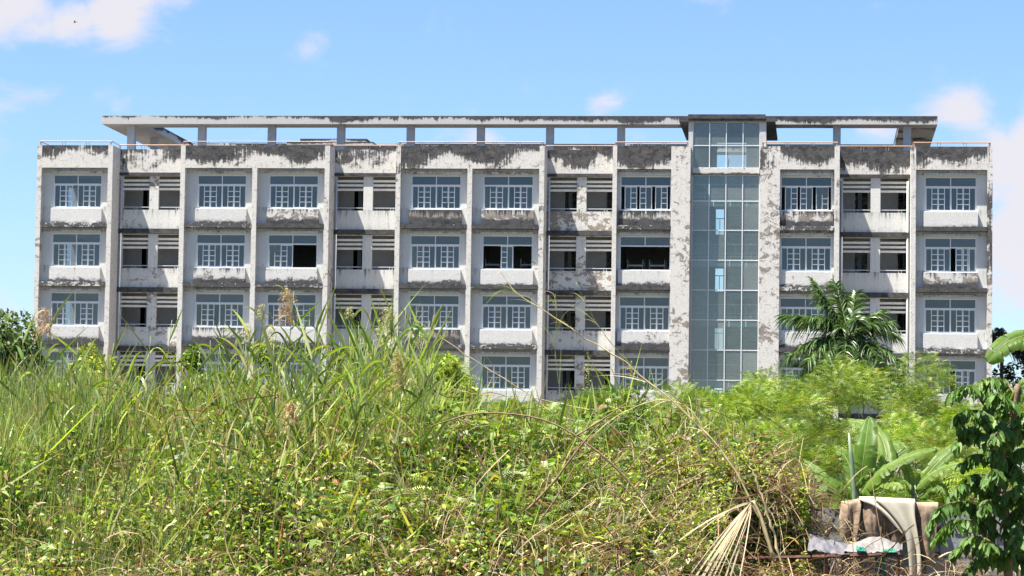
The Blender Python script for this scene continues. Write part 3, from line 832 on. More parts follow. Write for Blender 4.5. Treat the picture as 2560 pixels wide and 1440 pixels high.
def vine_mound():
    """tangle of dry vines with small bright leaves left of the concrete wall"""
    s = Soup(); lf = Soup()
    n = 2600
    c0 = P(1905, 1330, 28.6)
    x = c0[0] + rng.normal(-.2, .75, n); x = np.minimum(x, c0[0]+.18); y = np.where(x > -.9, rng.uniform(28.6, 30.5, n), rng.uniform(26.3, 30.5, n))
    z = np.minimum(thicket(x, y)+.06, .05) + rng.normal(0, .1, n)
    p0 = np.stack([x, y, z], 1)
    a = rng.uniform(0, 2*np.pi, n); dr = np.stack([np.cos(a), np.sin(a)*.5, rng.normal(.1, .5, n)], 1)*rng.uniform(.15, .55, (n, 1))
    bend = rng.normal(0, .12, (n, 3)); t = np.linspace(0, 1, 7)[None, :, None]
    pts = p0[:, None] + dr[:, None]*t + bend[:, None]*np.sin(t*np.pi*1.5) - np.array([0, 0, .25])*t*t
    s.lines(pts, rng.uniform(.004, .009, (n, 1)), pick(n, [TAN, (.52, .43, .28), BROWN], [.5, .25, .25]))
    m = 14000
    x = c0[0] + rng.normal(-.1, .62, m); x = np.minimum(x, c0[0]+.42); y = np.where(x > -.9, rng.uniform(28.5, 31, m), rng.uniform(26.4, 31, m))
    z = np.minimum(thicket(x, y)+.08, .1) + rng.normal(0, .12, m)
    a = rng.uniform(0, 2*np.pi, m)
    L = rng.uniform(.03, .075, m)
    lf.leaves(np.stack([x, y, z], 1), np.stack([np.cos(a), np.sin(a), rng.normal(.3, .4, m)], 1), L, L*.55, pick(m, [LIME, FRESH, YEL, DEEP], [.5, .3, .1, .1]))
    tag(s.build('vine_tangle', M['dry']), kind='stuff'); tag(lf.build('vine_leaves', M['leaf']), kind='stuff')
    # loose twigs and vines over the whole thicket front
    s = Soup(); n = 3600
    x, y = spots(n, 25, 30.5); k = (x < .9) & (rng.random(n) < np.interp(x, [-9, -5.5, -3.5, -1, .5], [.25, .3, .55, 1, 1])); x, y = x[k], y[k]; n = len(x)
    h = thicket(x, y); p0 = np.stack([x, y, h+rng.uniform(-.2, .2, n)], 1)
    a = rng.uniform(0, 2*np.pi, n); dr = np.stack([np.cos(a), np.sin(a)*.5, rng.normal(.3, .6, n)], 1)*rng.uniform(.2, .8, (n, 1))
    bend = rng.normal(0, .1, (n, 3)); t = np.linspace(0, 1, 7)[None, :, None]
    pts = p0[:, None] + dr[:, None]*t + bend[:, None]*np.sin(t*np.pi*1.3) - np.array([0, 0, .3])*t*t
    s.lines(pts, rng.uniform(.004, .010, (n, 1)), pick(n, [TAN, BROWN, RUST], [.5, .4, .1]))
    tag(s.build('twigs', M['dry']), kind='stuff')
vine_mound()

# ------------------------------------------------------------------ reeds standing out of the thicket
LEAF_N = [0]
def reed_leaf(root, base, az, L, W, rise, droop, col, tip=None):
    n = 8; t = np.linspace(0, 1, n+1)[:, None]
    hd = np.array([math.cos(az), math.sin(az)*.7, 0]); d = unit(hd + UP*rise)
    p = np.array(base) + d*L*t - UP*L*droop*t**2.2
    tg = unit(np.gradient(p, axis=0)); side = unit(np.cross(tg, np.array([-math.sin(az)*.8, .75+.2*math.cos(az*3), .55])))
    w = W*.5*np.minimum(1, .45+2.4*t)*(1-t**2.2)**.9; w[-1] = .0006
    nor = np.cross(side, tg)
    V = np.stack([p-side*w, p-nor*w*.3, p+side*w], 1).reshape(-1, 3)
    F = []
    for i in range(n):
        for j in range(2): F.append((3*i+j, 3*i+j+1, 3*i+j+4, 3*i+j+3))
    c = np.repeat(np.array(col)*(1-t**2*.5)+np.array(tip if tip is not None else col)*t**2*.5, 3, 0)
    me = np_mesh('leaf', V-np.array(base), np.array(F), M['reedleaf'], c, True)
    return link('leaf', me, root, base)
def plume(root, p, dirx, L, n, cols, spread=.5, droopy=.9):
    s = Soup(); q = rng.random(n)
    base = np.array(p)[None] + np.outer(q, np.array([dirx*.28, 0, .85]))*L*.8 + rng.normal(0, .006, (n, 3))
    a = rng.normal(0, 1.0, n)
    d = np.stack([dirx*rng.uniform(.2, 1.0, n)+rng.normal(0, spread*.7, n), np.sin(a)*spread, rng.uniform(.15, 1.0, n)], 1)
    c = pick(n, cols, [1]*len(cols), .15)
    LL = L*rng.uniform(.3, .62, n)*(1.1-.55*q)
    s.blades(base, d, LL, rng.uniform(.004, .008, n), c, droop=rng.uniform(droopy*.6, droopy*1.3, n), K=6, tipcol=c*1.05)
    # grains along the strands
    m = n*5; i = rng.integers(0, n, m); t = rng.uniform(.3, 1, m)[:, None]
    dd = unit(d)[i]; g = base[i] + dd*LL[i][:, None]*t - UP*(LL[i]*droopy*.95)[:, None]*t*t + rng.normal(0, .006, (m, 3))
    s.leaves(g, dd - UP*t, .022, .006, c[i]*.95, droop=.4)
    return tag(link('plume', s.mesh('plume', M['dry']), root), kind='stuff')
def reed(tip, Y, lean=0.0, leaves=8, label=None, group=None, pl=None, Lf=(.5, .95), stem=.007, cols=None, low=.9, name='reed'):
    T = P(*tip, Y)
    gx = T[0]-lean*1.6
    base = np.array([gx, Y+.0, GZ])
    root = empty(name, base, label, 'reed', group)
    path = curve3(base, np.array([gx+lean*.35, Y, (GZ+T[2])*.5+.2]), T, 14)
    MB().tube(path, list(np.linspace(stem*1.4, stem*.5, 14)), 5).build('stem', M['stem'], root, True)
    H = T[2]-GZ; s0 = max(.35, 1-low*1.9/H)
    cl = cols or [FRESH, LIME, PALE, (.16, .24, .06), PALE]
    for i in range(leaves):
        f = s0 + (1-s0)*(i+.3*rng.random())/leaves
        k = f*13; j = min(int(k), 12); b = path[j]*(1-(k-j)) + path[j+1]*(k-j)
        az = (0 if i % 2 else math.pi) + rng.normal(0, .6)
        cc = pick(1, cl, [1]*len(cl))[0]
        reed_leaf(root, b, az, rng.uniform(*Lf)*(1.05-.35*(i/leaves)), rng.uniform(.024, .044), rng.uniform(.8, 3.0), rng.uniform(0, 1.0)**1.8, cc, np.array(YEL) if rng.random() < .2 else None)
    if pl:
        kind, L, dx = pl
        cc = {'tan': [(.55, .38, .20), (.62, .46, .26), (.45, .29, .14)], 'pale': [(.42, .42, .20), (.36, .38, .15), (.50, .46, .25)], 'gold': [(.46, .36, .14), (.40, .36, .12), (.34, .24, .10)]}[kind]
        plume(root, T-UP*L*.72, dx, L, 130 if L > .35 else 60, cc)
    return root
# those with seed plumes
reed((735, 728), 30, .10, 7, 'tallest reed with a dense dry tan seed plume before the second wing', pl=('tan', .52, -.55))
reed((130, 770), 30, .12, 6, 'slim reed with a sparse orange plume in front of the leftmost window column', pl=('tan', .46, -.6))
reed((662, 760), 31, .15, 7, 'reed with a small drooping pale plume just left of the tan plumed reed', pl=('pale', .26, -.5))
reed((628, 815), 30, .10, 6, 'short reed with a wispy pale plume left of the tan plumed reed', pl=('pale', .26, -.6))
reed((990, 770), 30.5, .18, 9, 'reed bent over with a long pale green plume by the third wing corner', pl=('pale', .45, -.7))
reed((1012, 880), 29.5, -.05, 9, 'reed with a bushy golden brown plume low before the third wing', pl=('gold', .55, -.4))
reed((745, 1000), 28.5, -.10, 6, 'low reed with a tan plume hanging inside the green thicket', pl=('tan', .36, -.8))
reed((690, 825), 31.5, .05, 5, 'reed with a pale feathery plume hanging below the tan plume', pl=('pale', .34, -.6))
reed((1050, 820), 31, .05, 7, 'reed with a thin whitish plume right of the bent pale plumed reed', pl=('pale', .28, .4))
reed((958, 815), 31, .0, 5, 'reed with a tiny tufted plume left of the bent pale plumed reed', pl=('pale', .2, -.4))
reed((877, 770), 30, .08, 6, 'single upright reed with a folded tip before the second open corridor', pl=('pale', .14, -.3))
reed((430, 800), 31, .12, 6, 'reed with a long bright tip leaf in front of the first open corridor')
reed((1015, 770), 30, .06, 6, 'reed topped by one long thin upright spike before the fourth window column', Lf=(.4, .7))
anon = [(30, 890), (75, 905), (155, 880), (200, 845), (240, 905), (300, 860), (335, 900), (370, 845), (405, 880), (455, 905), (500, 905), (540, 850), (575, 880), (605, 860), (645, 870), (712, 865), (765, 850), (795, 820), (815, 870), (850, 850), (905, 830), (925, 880), (945, 860), (975, 850), (1035, 860), (1075, 900), (1095, 930), (880, 900), (780, 900), (680, 890), (560, 920), (110, 860), (345, 940), (830, 930), (1000, 930), (730, 940), (600, 940), (480, 950)]
anon += [(px, py) for px, py in zip(rng.uniform(780, 1090, 16), rng.uniform(790, 900, 16))] + [(px, py) for px, py in zip(rng.uniform(560, 790, 8), rng.uniform(800, 900, 8))] + [(60, 830), (190, 900), (265, 870), (520, 860)]
anon = [(px+rng.normal(0, 8), py+rng.normal(0, 12)) for px, py in anon]
PLACES = [(270, 'first window column'), (456, 'first open corridor'), (638, 'second window column'), (825, 'third window column'), (995, 'second open corridor'), (1400, 'fourth window column')]
RANK = ['tallest', 'second tallest', 'third tallest', 'fourth tallest', 'fifth tallest', 'sixth tallest', 'seventh tallest', 'eighth tallest', 'ninth tallest', 'tenth tallest', 'eleventh tallest', 'twelfth tallest', 'thirteenth tallest', 'fourteenth tallest', 'fifteenth tallest', 'sixteenth tallest', 'seventeenth tallest', 'eighteenth tallest', 'nineteenth tallest', 'twentieth tallest']
lo = -1
for hi, place in PLACES:
    for k, (px, py) in enumerate(sorted([a for a in anon if lo < a[0] <= hi], key=lambda a: a[1])):
        reed((px, py), rng.uniform(28.5, 34), rng.normal(.08, .12), int(rng.integers(6, 10)), RANK[k]+' plumeless green reed before the '+place, 'plumeless reeds in the thicket')
    lo = hi
for (px, py, wh) in [(1235, 1100, 'topmost, right of the middle'), (1220, 1180, 'just under the topmost one'), (640, 1150, 'leftmost in the green weeds'), (660, 1110, 'beside the leftmost one and taller'),
                      (905, 1180, 'below the bent pale plumed reed'), (1050, 1300, 'near the bottom edge by dead blades'), (900, 1290, 'low and left of the dead blades'), (1500, 1320, 'right of the forked brown branch')]:
    reed((px, py), rng.uniform(26.6, 28), rng.normal(.05, .1), 6, 'half dried yellowing reed '+wh, 'yellowing reeds in the front of the thicket', cols=[YEL, TAN, FRESH, (.55, .48, .06)], Lf=(.3, .55))

# long bare arching cane stalks
def cane(pts, Y, r, label, mat='straw', blades=10, cat='cane stalk', col=(PALE, TAN, LIME), Lb=(.3, .7), name='cane_stalk'):
    W = smooth_path([P(x, y, Y + dy) for x, y, dy in [(p[0], p[1], p[2] if len(p) > 2 else 0) for p in pts]], 30)
    if W[0][2] > GZ+.1:
        d0 = W[0]-W[2]; e = np.array([W[0][0]+np.clip(d0[0]*2, -.5, .5), W[0][1]+.1, GZ])
        W = np.concatenate([curve3(e, W[0]+d0*1.5*min(1, (W[0][2]-GZ)/max(.1, abs(d0[2])*4)), W[0], 8)[:-1], W])
    root = empty(name, W[0], label, cat)
    W[1:-1] += rng.normal(0, r*.55, (len(W)-2, 3))
    rr = np.linspace(r*1.25, r*.3, len(W))*np.where(np.arange(len(W)) % 3 == 0, 1.35, .9)
    MB().tube(W, list(rr), 5).build('stem', M[mat], root, True)
    if blades:
        s = Soup(); i = rng.integers(len(W)//4, len(W)-1, blades); p = W[i]; d = unit(W[np.minimum(i+1, len(W)-1)]-W[i-1]) + rng.normal(0, .35, (blades, 3))
        s.blades(p, d, rng.uniform(*Lb, blades), rng.uniform(.005, .011, blades), pick(blades, col, [1]*len(col)), droop=rng.uniform(.2, .9, blades), K=6)
        tag(link('leaf_tuft', s.mesh('leaf_tuft', M['grass']), root), kind='stuff')
    return root
cane([(1900, 1300), (1850, 1200), (1790, 1110), (1740, 1060), (1660, 985), (1560, 905), (1450, 835), (1340, 765), (1285, 725), (1245, 672)], 28.5, .011, 'longest straw coloured cane arching left up to the fifth window column', blades=22)
cane([(1880, 1230), (1790, 1130), (1690, 1030), (1600, 935), (1530, 860), (1480, 790), (1440, 705)], 31, .007, 'thin green cane leaning left before the third open corridor', 'stem', 12)
cane([(1560, 1080), (1400, 1040), (1320, 985), (1220, 922), (1120, 855), (1040, 800)], 34.5, .009, 'straw coloured cane slanting down from the pale plumed reed', blades=10)
cane([(1700, 1060), (1500, 1030), (1330, 995), (1190, 985), (1130, 970)], 34.5, .008, 'nearly level straw coloured cane across the thicket crest', blades=9)
cane([(1390, 1100), (1400, 990), (1388, 880), (1392, 780), (1388, 735)], 33, .006, 'upright thin cane in front of the third open corridor', 'stem', 12)
cane([(1960, 1440), (1920, 1290), (1885, 1190), (1855, 1130)], 27.2, .014, 'dry brown stalk standing over the rusty frame', 'straw', 3, col=(TAN, BROWN))
cane([(1795, 1170), (1760, 1080), (1720, 1020), (1650, 1000), (1560, 1030), (1470, 1100)], 29.5, .009, 'straw coloured cane arching over to the left above the brown branch', blades=12, col=(TAN, PALE))
# brown woody branches
def branch(paths, Y, label):
    root = empty('branch', P(paths[0][0][0], paths[0][0][1], Y)*np.array([1, 1, 0])+np.array([0, 0, GZ]), label, 'branch')
    for i, (*pts, r) in enumerate(paths):
        W = smooth_path([P(x, y, Y) for x, y in pts], 18)
        if i == 0: W = np.concatenate([[[W[0][0]+.1, W[0][1], GZ]], W])
        MB().tube(W, list(np.linspace(r, r*.45, len(W))), 6).build('limb', M['bark'], root, True)
branch([[(1650, 1330), (1600, 1240), (1530, 1160), (1440, 1090), (1365, 1052), (1280, 1035), (1180, 1035), (1080, 1065), .015], [(1440, 1090), (1520, 1040), (1590, 990), .010]], 28, 'long brown branch arching over the middle of the thicket')
branch([[(1395, 1400), (1365, 1340), (1315, 1278), (1280, 1268), .024], [(1315, 1278), (1380, 1210), (1425, 1150), (1460, 1105), (1500, 1060), .014], [(1345, 1310), (1400, 1230), (1440, 1160), .010], [(1416, 1165), (1412, 1080), (1422, 1010), .008]], 27.4, 'forked brown branch low in the middle of the thicket')

# fan of dead fronds
fan = empty('dead_frond', P(1882, 1255, 26.4)*np.array([1, 1, 0])+np.array([0, 0, GZ]), 'fan of bleached dead fronds hanging left of the rusty frame', 'dead frond')
MB().tube(smooth_path([P(1935, 1400, 26.4), P(1905, 1300, 26.4), P(1882, 1252, 26.4)], 8), [.016]*8, 5).build('stem', M['straw'], fan, True)
ends = [(1740, 1440), (1752, 1450), (1765, 1450), (1778, 1452), (1792, 1450), (1810, 1448), (1835, 1330), (1750, 1330), (1700, 1350), (1720, 1446), (1768, 1400), (1800, 1380), (1822, 1446), (1850, 1440), (1790, 1300)]
for ex, ey in ends:
    sp = Soup(); a, b = P(1880, 1255, 26.4), P(ex, ey, 25.9); mid = (a*.45+b*.55) + np.array([.03, -.05, .10])
    c = curve3(a, mid, b, 12)[None]; sp.lines(np.repeat(c, 2, 0) + rng.normal(0, .006, (2, 1, 3)), rng.uniform(.005, .012), pick(2, [(.60, .50, .32), (.50, .40, .24)], [.7, .3], .06))
    link('frond_blade', sp.mesh('frond_blade', M['dry']), fan)

# ------------------------------------------------------------------ feathery shrubs behind the thicket
def fronds(s, p, d, L, col, npair=7, wid=.30, droop=.35):
    """compound leaves: rachis with thin leaflets both sides"""
    n = len(p); d = unit(d); L = np.broadcast_to(L, n)
    side = unit(np.cross(d, rng.normal(0, .35, (n, 3)) + UP))
    for i in range(npair):
        t = (i+.7)/(npair+.3)
        b = p + d*L[:, None]*t - UP*(L*droop)[:, None]*t*t
        lw = L*wid*(1-.55*abs(t-.35))
        for sg in (-1, 1):
            dd = side*sg + d*.45 - UP*.12
            s.blades(b, dd, lw, L*.095, col, droop=.25, K=1, side=d)
ferny()
def shrub(top, Y, w, h, n, label, cat='shrub', group=None, cols=([FRESH, LIME, (.12, .20, .03), YEL, (.09, .15, .03)], [.46, .24, .18, .03, .09]), L=(.18, .32), name='feathery_shrub', mat='feather', pairs=6, z0=None):
    T = P(top[0], top[1]-(8 if Y > 45 else 4), Y); base = np.array([T[0], Y, GZ])
    root = empty(name, base, label, cat, group)
    s = Soup(); n = int(n*3.9); w *= 1.15
    k = max(9, int(n/330)); lob = rng.normal(0, .5, (k, 3)); lob[:, 2] = rng.uniform(-.7, .72, k); lob[:3, 2] = .66; lob[:3, 0] *= 1.3
    lob[0] = (0, 0, .62)
    i = rng.integers(0, k, n); v = unit(rng.normal(0, 1, (n, 3))); v[:, 2] = np.abs(v[:, 2])*.9 - .25
    rr = rng.uniform(.75, 1.05, (n, 1))*rng.uniform(.22, .38, (k, 1))[i]
    q = lob[i] + v*rr*np.where(rng.random((n, 1)) < .25, .6, 1.0)
    p = np.array([T[0], Y, T[2]-h*.5]) + q*np.array([w*.5, w*.5, h*.5])
    over = p[:, 2] > T[2]+.05; p[over, 2] = T[2]+.05 - rng.random(over.sum())*.2
    d = unit(v + np.array([0, 0, .15]) + rng.normal(0, .35, (n, 3)))
    tone = (.65+.65*rng.random(k))[i][:, None]
    fronds(s, p, d, rng.uniform(*L, n), np.clip(pick(n, *cols, .12)*tone, .01, .6), pairs)
    tag(link('foliage', s.mesh('foliage', M[mat]), root), kind='stuff')
    m = MB()
    for j in range(min(k, 7)):
        e = np.array([T[0], Y, T[2]-h*.5]) + lob[j]*np.array([w*.5, w*.5, h*.5])
        m.tube(curve3(base, base*np.array([.6, .6, .5])+e*np.array([.4, .4, .5]), e, 7), list(np.linspace(.035, .008, 7)), 5)
    m.build('trunk', M['bark'], root, True)
    return root
lab = [((1760, 962), 62, 3.6, 3.6, 1500, 'feathery light green shrub hiding the foot of the stair tower'),
       ((1880, 962), 64, 3.0, 3.4, 1100, 'rounded feathery shrub below the right edge of the stair tower'),
       ((2010, 912), 66, 3.4, 4.2, 1500, 'tall feathery shrub before the left side of the green palm'),
       ((2160, 880), 68, 3.6, 4.4, 1600, 'yellowish feathery shrub directly below the green palm'),
       ((2290, 935), 66, 3.4, 4.0, 1500, 'feathery shrub right of the palm before the last corridor'),
       ((2400, 980), 62, 3.0, 3.4, 1200, 'feathery shrub under the rightmost windows beside the dark leafy tree'),
       ((1650, 1010), 54, 2.6, 2.4, 900, 'low feathery shrub left of the stair tower behind the canes'),
       ((1480, 975), 46, 2.4, 2.2, 700, 'thin feathery shrub in front of the third open corridor'),
       ((1360, 1005), 46, 2.2, 2.0, 700, 'low feathery shrub in front of the fifth window column'),
       ((1940, 1035), 54, 3.2, 3.0, 1300, 'feathery shrub in the second row left of the banana plants'),
       ((2090, 1040), 56, 3.2, 3.2, 1300, 'feathery shrub in the second row behind the big banana leaf'),
       ((2250, 1045), 56, 3.2, 3.2, 1300, 'feathery shrub in the second row right of the big banana leaf'),
       ((2370, 1060), 52, 2.8, 3.0, 1100, 'feathery shrub in the second row beside the dark leafy tree'),
       ((1800, 1040), 50, 2.8, 2.6, 1100, 'feathery shrub in the second row above the dry vine tangle'),
       ((2010, 1110), 44, 2.6, 2.4, 1000, 'nearest feathery shrub above the left banana leaf'),
       ((2330, 1140), 42, 2.4, 2.4, 900, 'nearest feathery shrub above the right banana leaves'),
       ((1560, 1080), 40, 2.4, 2.0, 900, 'feathery shrub behind the arching brown branch'),
       ((1110, 885), 44, 1.5, 2.2, 450, 'slim feathery shrub before the fourth window column')]
for top, Y, w, h, n, l in lab: shrub(top, Y, w, h, n, l, 'shrub', 'feathery shrubs behind the thicket')
shrub((2100, 1180), 38, 3.4, 2.2, 900, 'dark green feathery shrub behind the banana plants', 'shrub', 'feathery shrubs behind the thicket', ([DEEP, FRESH], [.6, .4]))
def leafy(top, Y, w, h, n, label, cols, L=(.05, .10), name='leafy_shrub', cat='shrub', mat='leaf', group=None, lean=0):
    T = P(*top, Y); base = np.array([T[0]-lean, Y, GZ]); root = empty(name, base, label, cat, group)
    s = Soup(); k = max(6, n//160)
    lob = rng.normal(0, .45, (k, 3)); lob[:, 2] = rng.uniform(-.9, .7, k); lob[0] = (0, 0, .75)
    i = rng.integers(0, k, n); v = unit(rng.normal(0, 1, (n, 3))); q = lob[i] + v*rng.uniform(.5, 1, (n, 1))*.36
    p = np.array([T[0], Y, T[2]-h*.5]) + q*np.array([w*.5, w*.5, h*.5]); p[:, 2] = np.minimum(p[:, 2], T[2]+.03)
    LL = rng.uniform(*L, n)
    s.leaves(p, v+rng.normal(0, .5, (n, 3))+UP*.2, LL, LL*.55, pick(n, *cols)*(.8+.4*rng.random(k))[i][:, None], droop=.3)
    tag(link('foliage', s.mesh('foliage', M[mat]), root), kind='stuff')
    m = MB()
    for j in range(min(k, 6)):
        e = np.array([T[0], Y, T[2]-h*.5]) + lob[j]*np.array([w*.5, w*.5, h*.5])
        m.tube(curve3(base, (base+e)/2+np.array([0, 0, .3]), e, 7), list(np.linspace(.03, .006, 7)*max(1, h/3)), 5)
    m.build('trunk', M['bark'], root, True); return root
GRN = ([FRESH, DEEP, LIME], [.5, .3, .2])
leafy((482, 868), 42, .55, .75, 700, 'small round leafy treetop before the second wing', GRN)
leafy((490, 925), 42, .5, .6, 500, 'small leafy shrub under the round treetop before the second wing', GRN)
leafy((220, 868), 40, .75, .9, 900, 'yellow green leafy shrub before the leftmost windows', ([LIME, YEL, FRESH], [.4, .3, .3]))
leafy((265, 895), 40, .8, .9, 900, 'leafy shrub at the foot of the first wing corner', ([LIME, YEL, FRESH], [.45, .2, .35]))
leafy((650, 855), 40, .9, 1.2, 1200, 'dark leafy shrub behind the reeds before the second wing', GRN)
leafy((590, 935), 40, .8, .9, 900, 'leafy shrub behind the reeds left of the middle pillar', GRN)
leafy((1120, 890), 42, .7, 1.0, 900, 'light green leafy shrub before the fourth window column', ([LIME, FRESH, YEL], [.45, .45, .1]))
leafy((1075, 905), 42, .6, .8, 700, 'small leafy shrub beside the golden plumed reed', ([LIME, FRESH, YEL], [.45, .45, .1]))
leafy((1600, 1060), 33, .5, .9, 700, 'dark leafy vine column behind the brown branch', ([DEEP, FRESH], [.75, .25]))
# flower spikes
for px, py, lab_ in ((1470, 880, 'flower spike with yellow buds before the third open corridor'), (1578, 905, 'flower spike leaning beside the longest cane')):
    T = P(px, py, 33); base = np.array([T[0]+.15, 33, GZ]); r = empty('flower_spike', base, lab_, 'wildflower')
    MB().tube(curve3(base, (base+T)/2, T, 8), [.006]*8, 5).build('stem', M['stem'], r)
    s = Soup(); n = 60; q = rng.random((n, 1)); p = T - UP*q*.45 + rng.normal(0, .018, (n, 3))*(.5+q)
    s.leaves(p, rng.normal(0, 1, (n, 3))+UP, .03, .02, pick(n, [(.35, .30, .08), FRESH, (.5, .35, .2)], [.5, .3, .2])); tag(link('flowers', s.mesh('flowers', M['leaf']), r), kind='stuff')

# ------------------------------------------------------------------ trees beside the building
leafy((14, 785), 120, 3.4, 5.4, 3600, 'dark bushy tree beyond the left end of the building', ([(.08, .13, .035), (.11, .16, .05), (.05, .09, .025)], [.4, .35, .25]), L=(.22, .42), name='dark_tree', cat='tree', mat='treeleaf')
leafy((66, 872), 122, 1.6, 3.2, 1200, 'lower dark shrub touching the left foot of the building', ([(.03, .06, .018), (.05, .085, .03)], [.5, .5]), L=(.2, .38), name='dark_shrub', mat='treeleaf')

def palm_frond(root, c, az, el, L, droop, col, dens=60, width=.34):
    n = 16; t = np.linspace(0, 1, n)[:, None]
    hd = np.array([math.cos(az), math.sin(az), 0]); d = hd*math.cos(el) + UP*math.sin(el)
    p = np.array(c) + d*L*t - UP*L*droop*t**2
    s = Soup()
    tt = rng.uniform(.12, 1, dens*4); k = tt*(n-1); j = np.minimum(k.astype(int), n-2); f = (k-j)[:, None]
    b = p[j]*(1-f)+p[j+1]*f; tg = unit(p[j+1]-p[j]); sd = unit(np.cross(tg, UP)); m = len(tt)
    sg = np.where(rng.random(m) < .5, -1, 1)[:, None]
    dd = sd*sg*rng.uniform(.6, 1.1, (m, 1)) + tg*.75 + UP*rng.normal(.15, .45, (m, 1))
    ll = L*width*(1-.55*np.abs(tt-.45))*rng.uniform(.85, 1.1, m)
    s.blades(b, dd, ll, L*.026, pick(m, col, [1]*len(col)), droop=.55, K=3)
    fr = link('frond', s.mesh('frond', M['palm']), root)
    link('midrib', MB().tube(p, list(np.linspace(.028, .006, n)*L/2.5), 5).mesh('midrib', M['stem'], True), fr)
def palm(crown, Y, base_px, label, specs, cols, trunk_r=.14):
    C = P(*crown, Y); base = np.array([C[0]-.1, Y, GZ]); root = empty('palm_tree', base, label, 'palm tree')
    MB().tube([base, (base+C)/2, C], [trunk_r*1.2, trunk_r, trunk_r*.8], 10).build('trunk', M['palmbark'], root, True)
    for az, el, L, dr in specs: palm_frond(root, C, R_(az+random.gauss(0, 7)), R_(el+random.gauss(0, 5)), L*random.uniform(.85, 1.1), dr*random.uniform(.7, 1.4), cols)
PC = [(.075, .14, .035), (.10, .175, .05), (.15, .22, .075), (.05, .10, .027)]
palm((2122, 845), 133, None, 'green feather leaved palm in front of the right wing',
     [(190, 66, 3.1, .16), (128, 72, 3.1, .10), (165, 62, 3.3, .12), (60, 68, 2.8, .2), (140, 50, 2.9, .3), (182, 28, 3.3, .28), (195, 48, 3.0, .5), (15, 52, 2.9, .35), (-18, 40, 2.9, .38), (8, 22, 2.8, .45),
      (250, 55, 2.4, .5), (292, 45, 2.4, .6), (200, 5, 2.7, .5), (225, 15, 2.5, .6), (340, 2, 2.6, .55), (315, 12, 2.5, .7), (270, 15, 2.2, .8), (170, -12, 2.5, .45), (10, -10, 2.7, .55), (60, 50, 2.8, .4), (100, 35, 2.6, .5), (185, -25, 2.2, .4), (-10, -28, 2.4, .4), (240, -10, 2.0, .6), (300, -8, 2.0, .6), (215, -30, 2.6, .5), (335, -30, 2.6, .5), (265, -25, 2.4, .6), (195, -40, 2.4, .4), (350, -45, 2.6, .4), (285, -40, 2.3, .4), (235, -45, 2.3, .4)], PC)
palm((2505, 870), 176, None, 'dark distant palm beyond the right end of the building',
     [(180, 40, 2.9, .5), (150, 60, 2.8, .4), (0, 50, 2.9, .5), (30, 30, 2.9, .6), (200, 10, 2.8, .7), (-20, 15, 2.8, .7), (250, 30, 2.2, .7), (300, 35, 2.2, .7), (180, -20, 2.5, .5), (0, -15, 2.5, .5), (90, 70, 2.5, .3)],
     [(.03, .055, .02), (.045, .075, .03)])
leafy((2540, 910), 178, 3.4, 4.6, 1500, 'dark shrub under the distant palm at the right end', ([(.03, .06, .018), (.045, .075, .03)], [.5, .5]), L=(.2, .4), name='dark_shrub', mat='treeleaf')

# ------------------------------------------------------------------ concrete wall with carpets, trousers, frame and cloths
WY = 30.0
wa, wb = P(2030, 1266, WY), P(2600, 1268, WY)
wall = empty('concrete_wall', (wa[0], WY, GZ), 'low grey rendered block wall under the banana plants', 'wall')
nb = 9; bw = (wb[0]+.3-wa[0])/nb
for r in range(4):
    for i in range(nb):
        zz = wa[2]-.02 - r*.25
        if zz-.25 < GZ: continue
        jx, jy = rng.normal(0, .004), rng.normal(0, .006)
        off = bw*.5 if r % 2 else 0
        x0 = wa[0]+i*bw+off
        pbox('block', M['blocks'], x0+.004, min(x0+bw-.004, wb[0]+.28), WY+jy, WY+.19, zz-.246, zz, parent=wall)
    if r % 2: pbox('block', M['blocks'], wa[0]+.004, wa[0]+bw*.5-.004, WY+.003, WY+.19, wa[2]-.02-r*.25-.246, wa[2]-.02-r*.25, parent=wall)
pbox('footing', M['blocks'], wa[0]-.02, wb[0]+.3, WY-.03, WY+.22, GZ, wa[2]-.02-.75-.252, parent=wall)

def drape(name, left, right, mat, label, cat, Y=WY-.035, fold=.02, nf=3, seed=0, over=True, th=None):
    """cloth hung over the wall: two edge polylines (photo pixels) from the wall top down"""
    nL = 22; A = smooth_path([(x, y, 0) for x, y in left], nL); Bp = smooth_path([(x, y, 0) for x, y in right], nL)
    m = 15; rows = []
    q = np.random.default_rng(seed); ph = q.uniform(0, 6)
    for i in range(nL):
        row = []
        for j in range(m):
            t = j/(m-1); x = A[i][0]*(1-t)+Bp[i][0]*t; y = A[i][1]*(1-t)+Bp[i][1]*t
            f = fold*(math.sin(t*nf*3.6+ph+i*.05)+.45*math.sin(t*9.3+2*ph+i*.11)+.2*math.sin(t*21+3*ph))*min(1, .3+i/nL*1.4)
            row.append(P(x, y, Y - .02 - abs(fold)*1.2 + f - .03*math.sin(i/nL*2.5)))
        rows.append(row)
    G = np.array(rows)
    if over:
        back = G[0].copy(); b1 = back+np.array([0, .06, .025]); b2 = back+np.array([0, .26, .02]); b3 = back+np.array([0, .30, -.25])
        G = np.concatenate([[b3], [b2], [b1], G])
    c = G.reshape(-1, 3).mean(0); base = np.array([c[0], c[1], G[..., 2].min()])
    me = MB().grid(G-base).mesh(name, mat, True); o = link(name, me, None, base)
    so = o.modifiers.new('thickness', 'SOLIDIFY'); so.thickness = .012; so.offset = -1
    return tag(o, label, cat)
drape('carpet', [(2103, 1262), (2100, 1300), (2106, 1352)], [(2155, 1254), (2150, 1300), (2142, 1356)], M['carpet'], 'brown carpet strip at the left end of the wall', 'carpet', seed=1, fold=.030, nf=2)
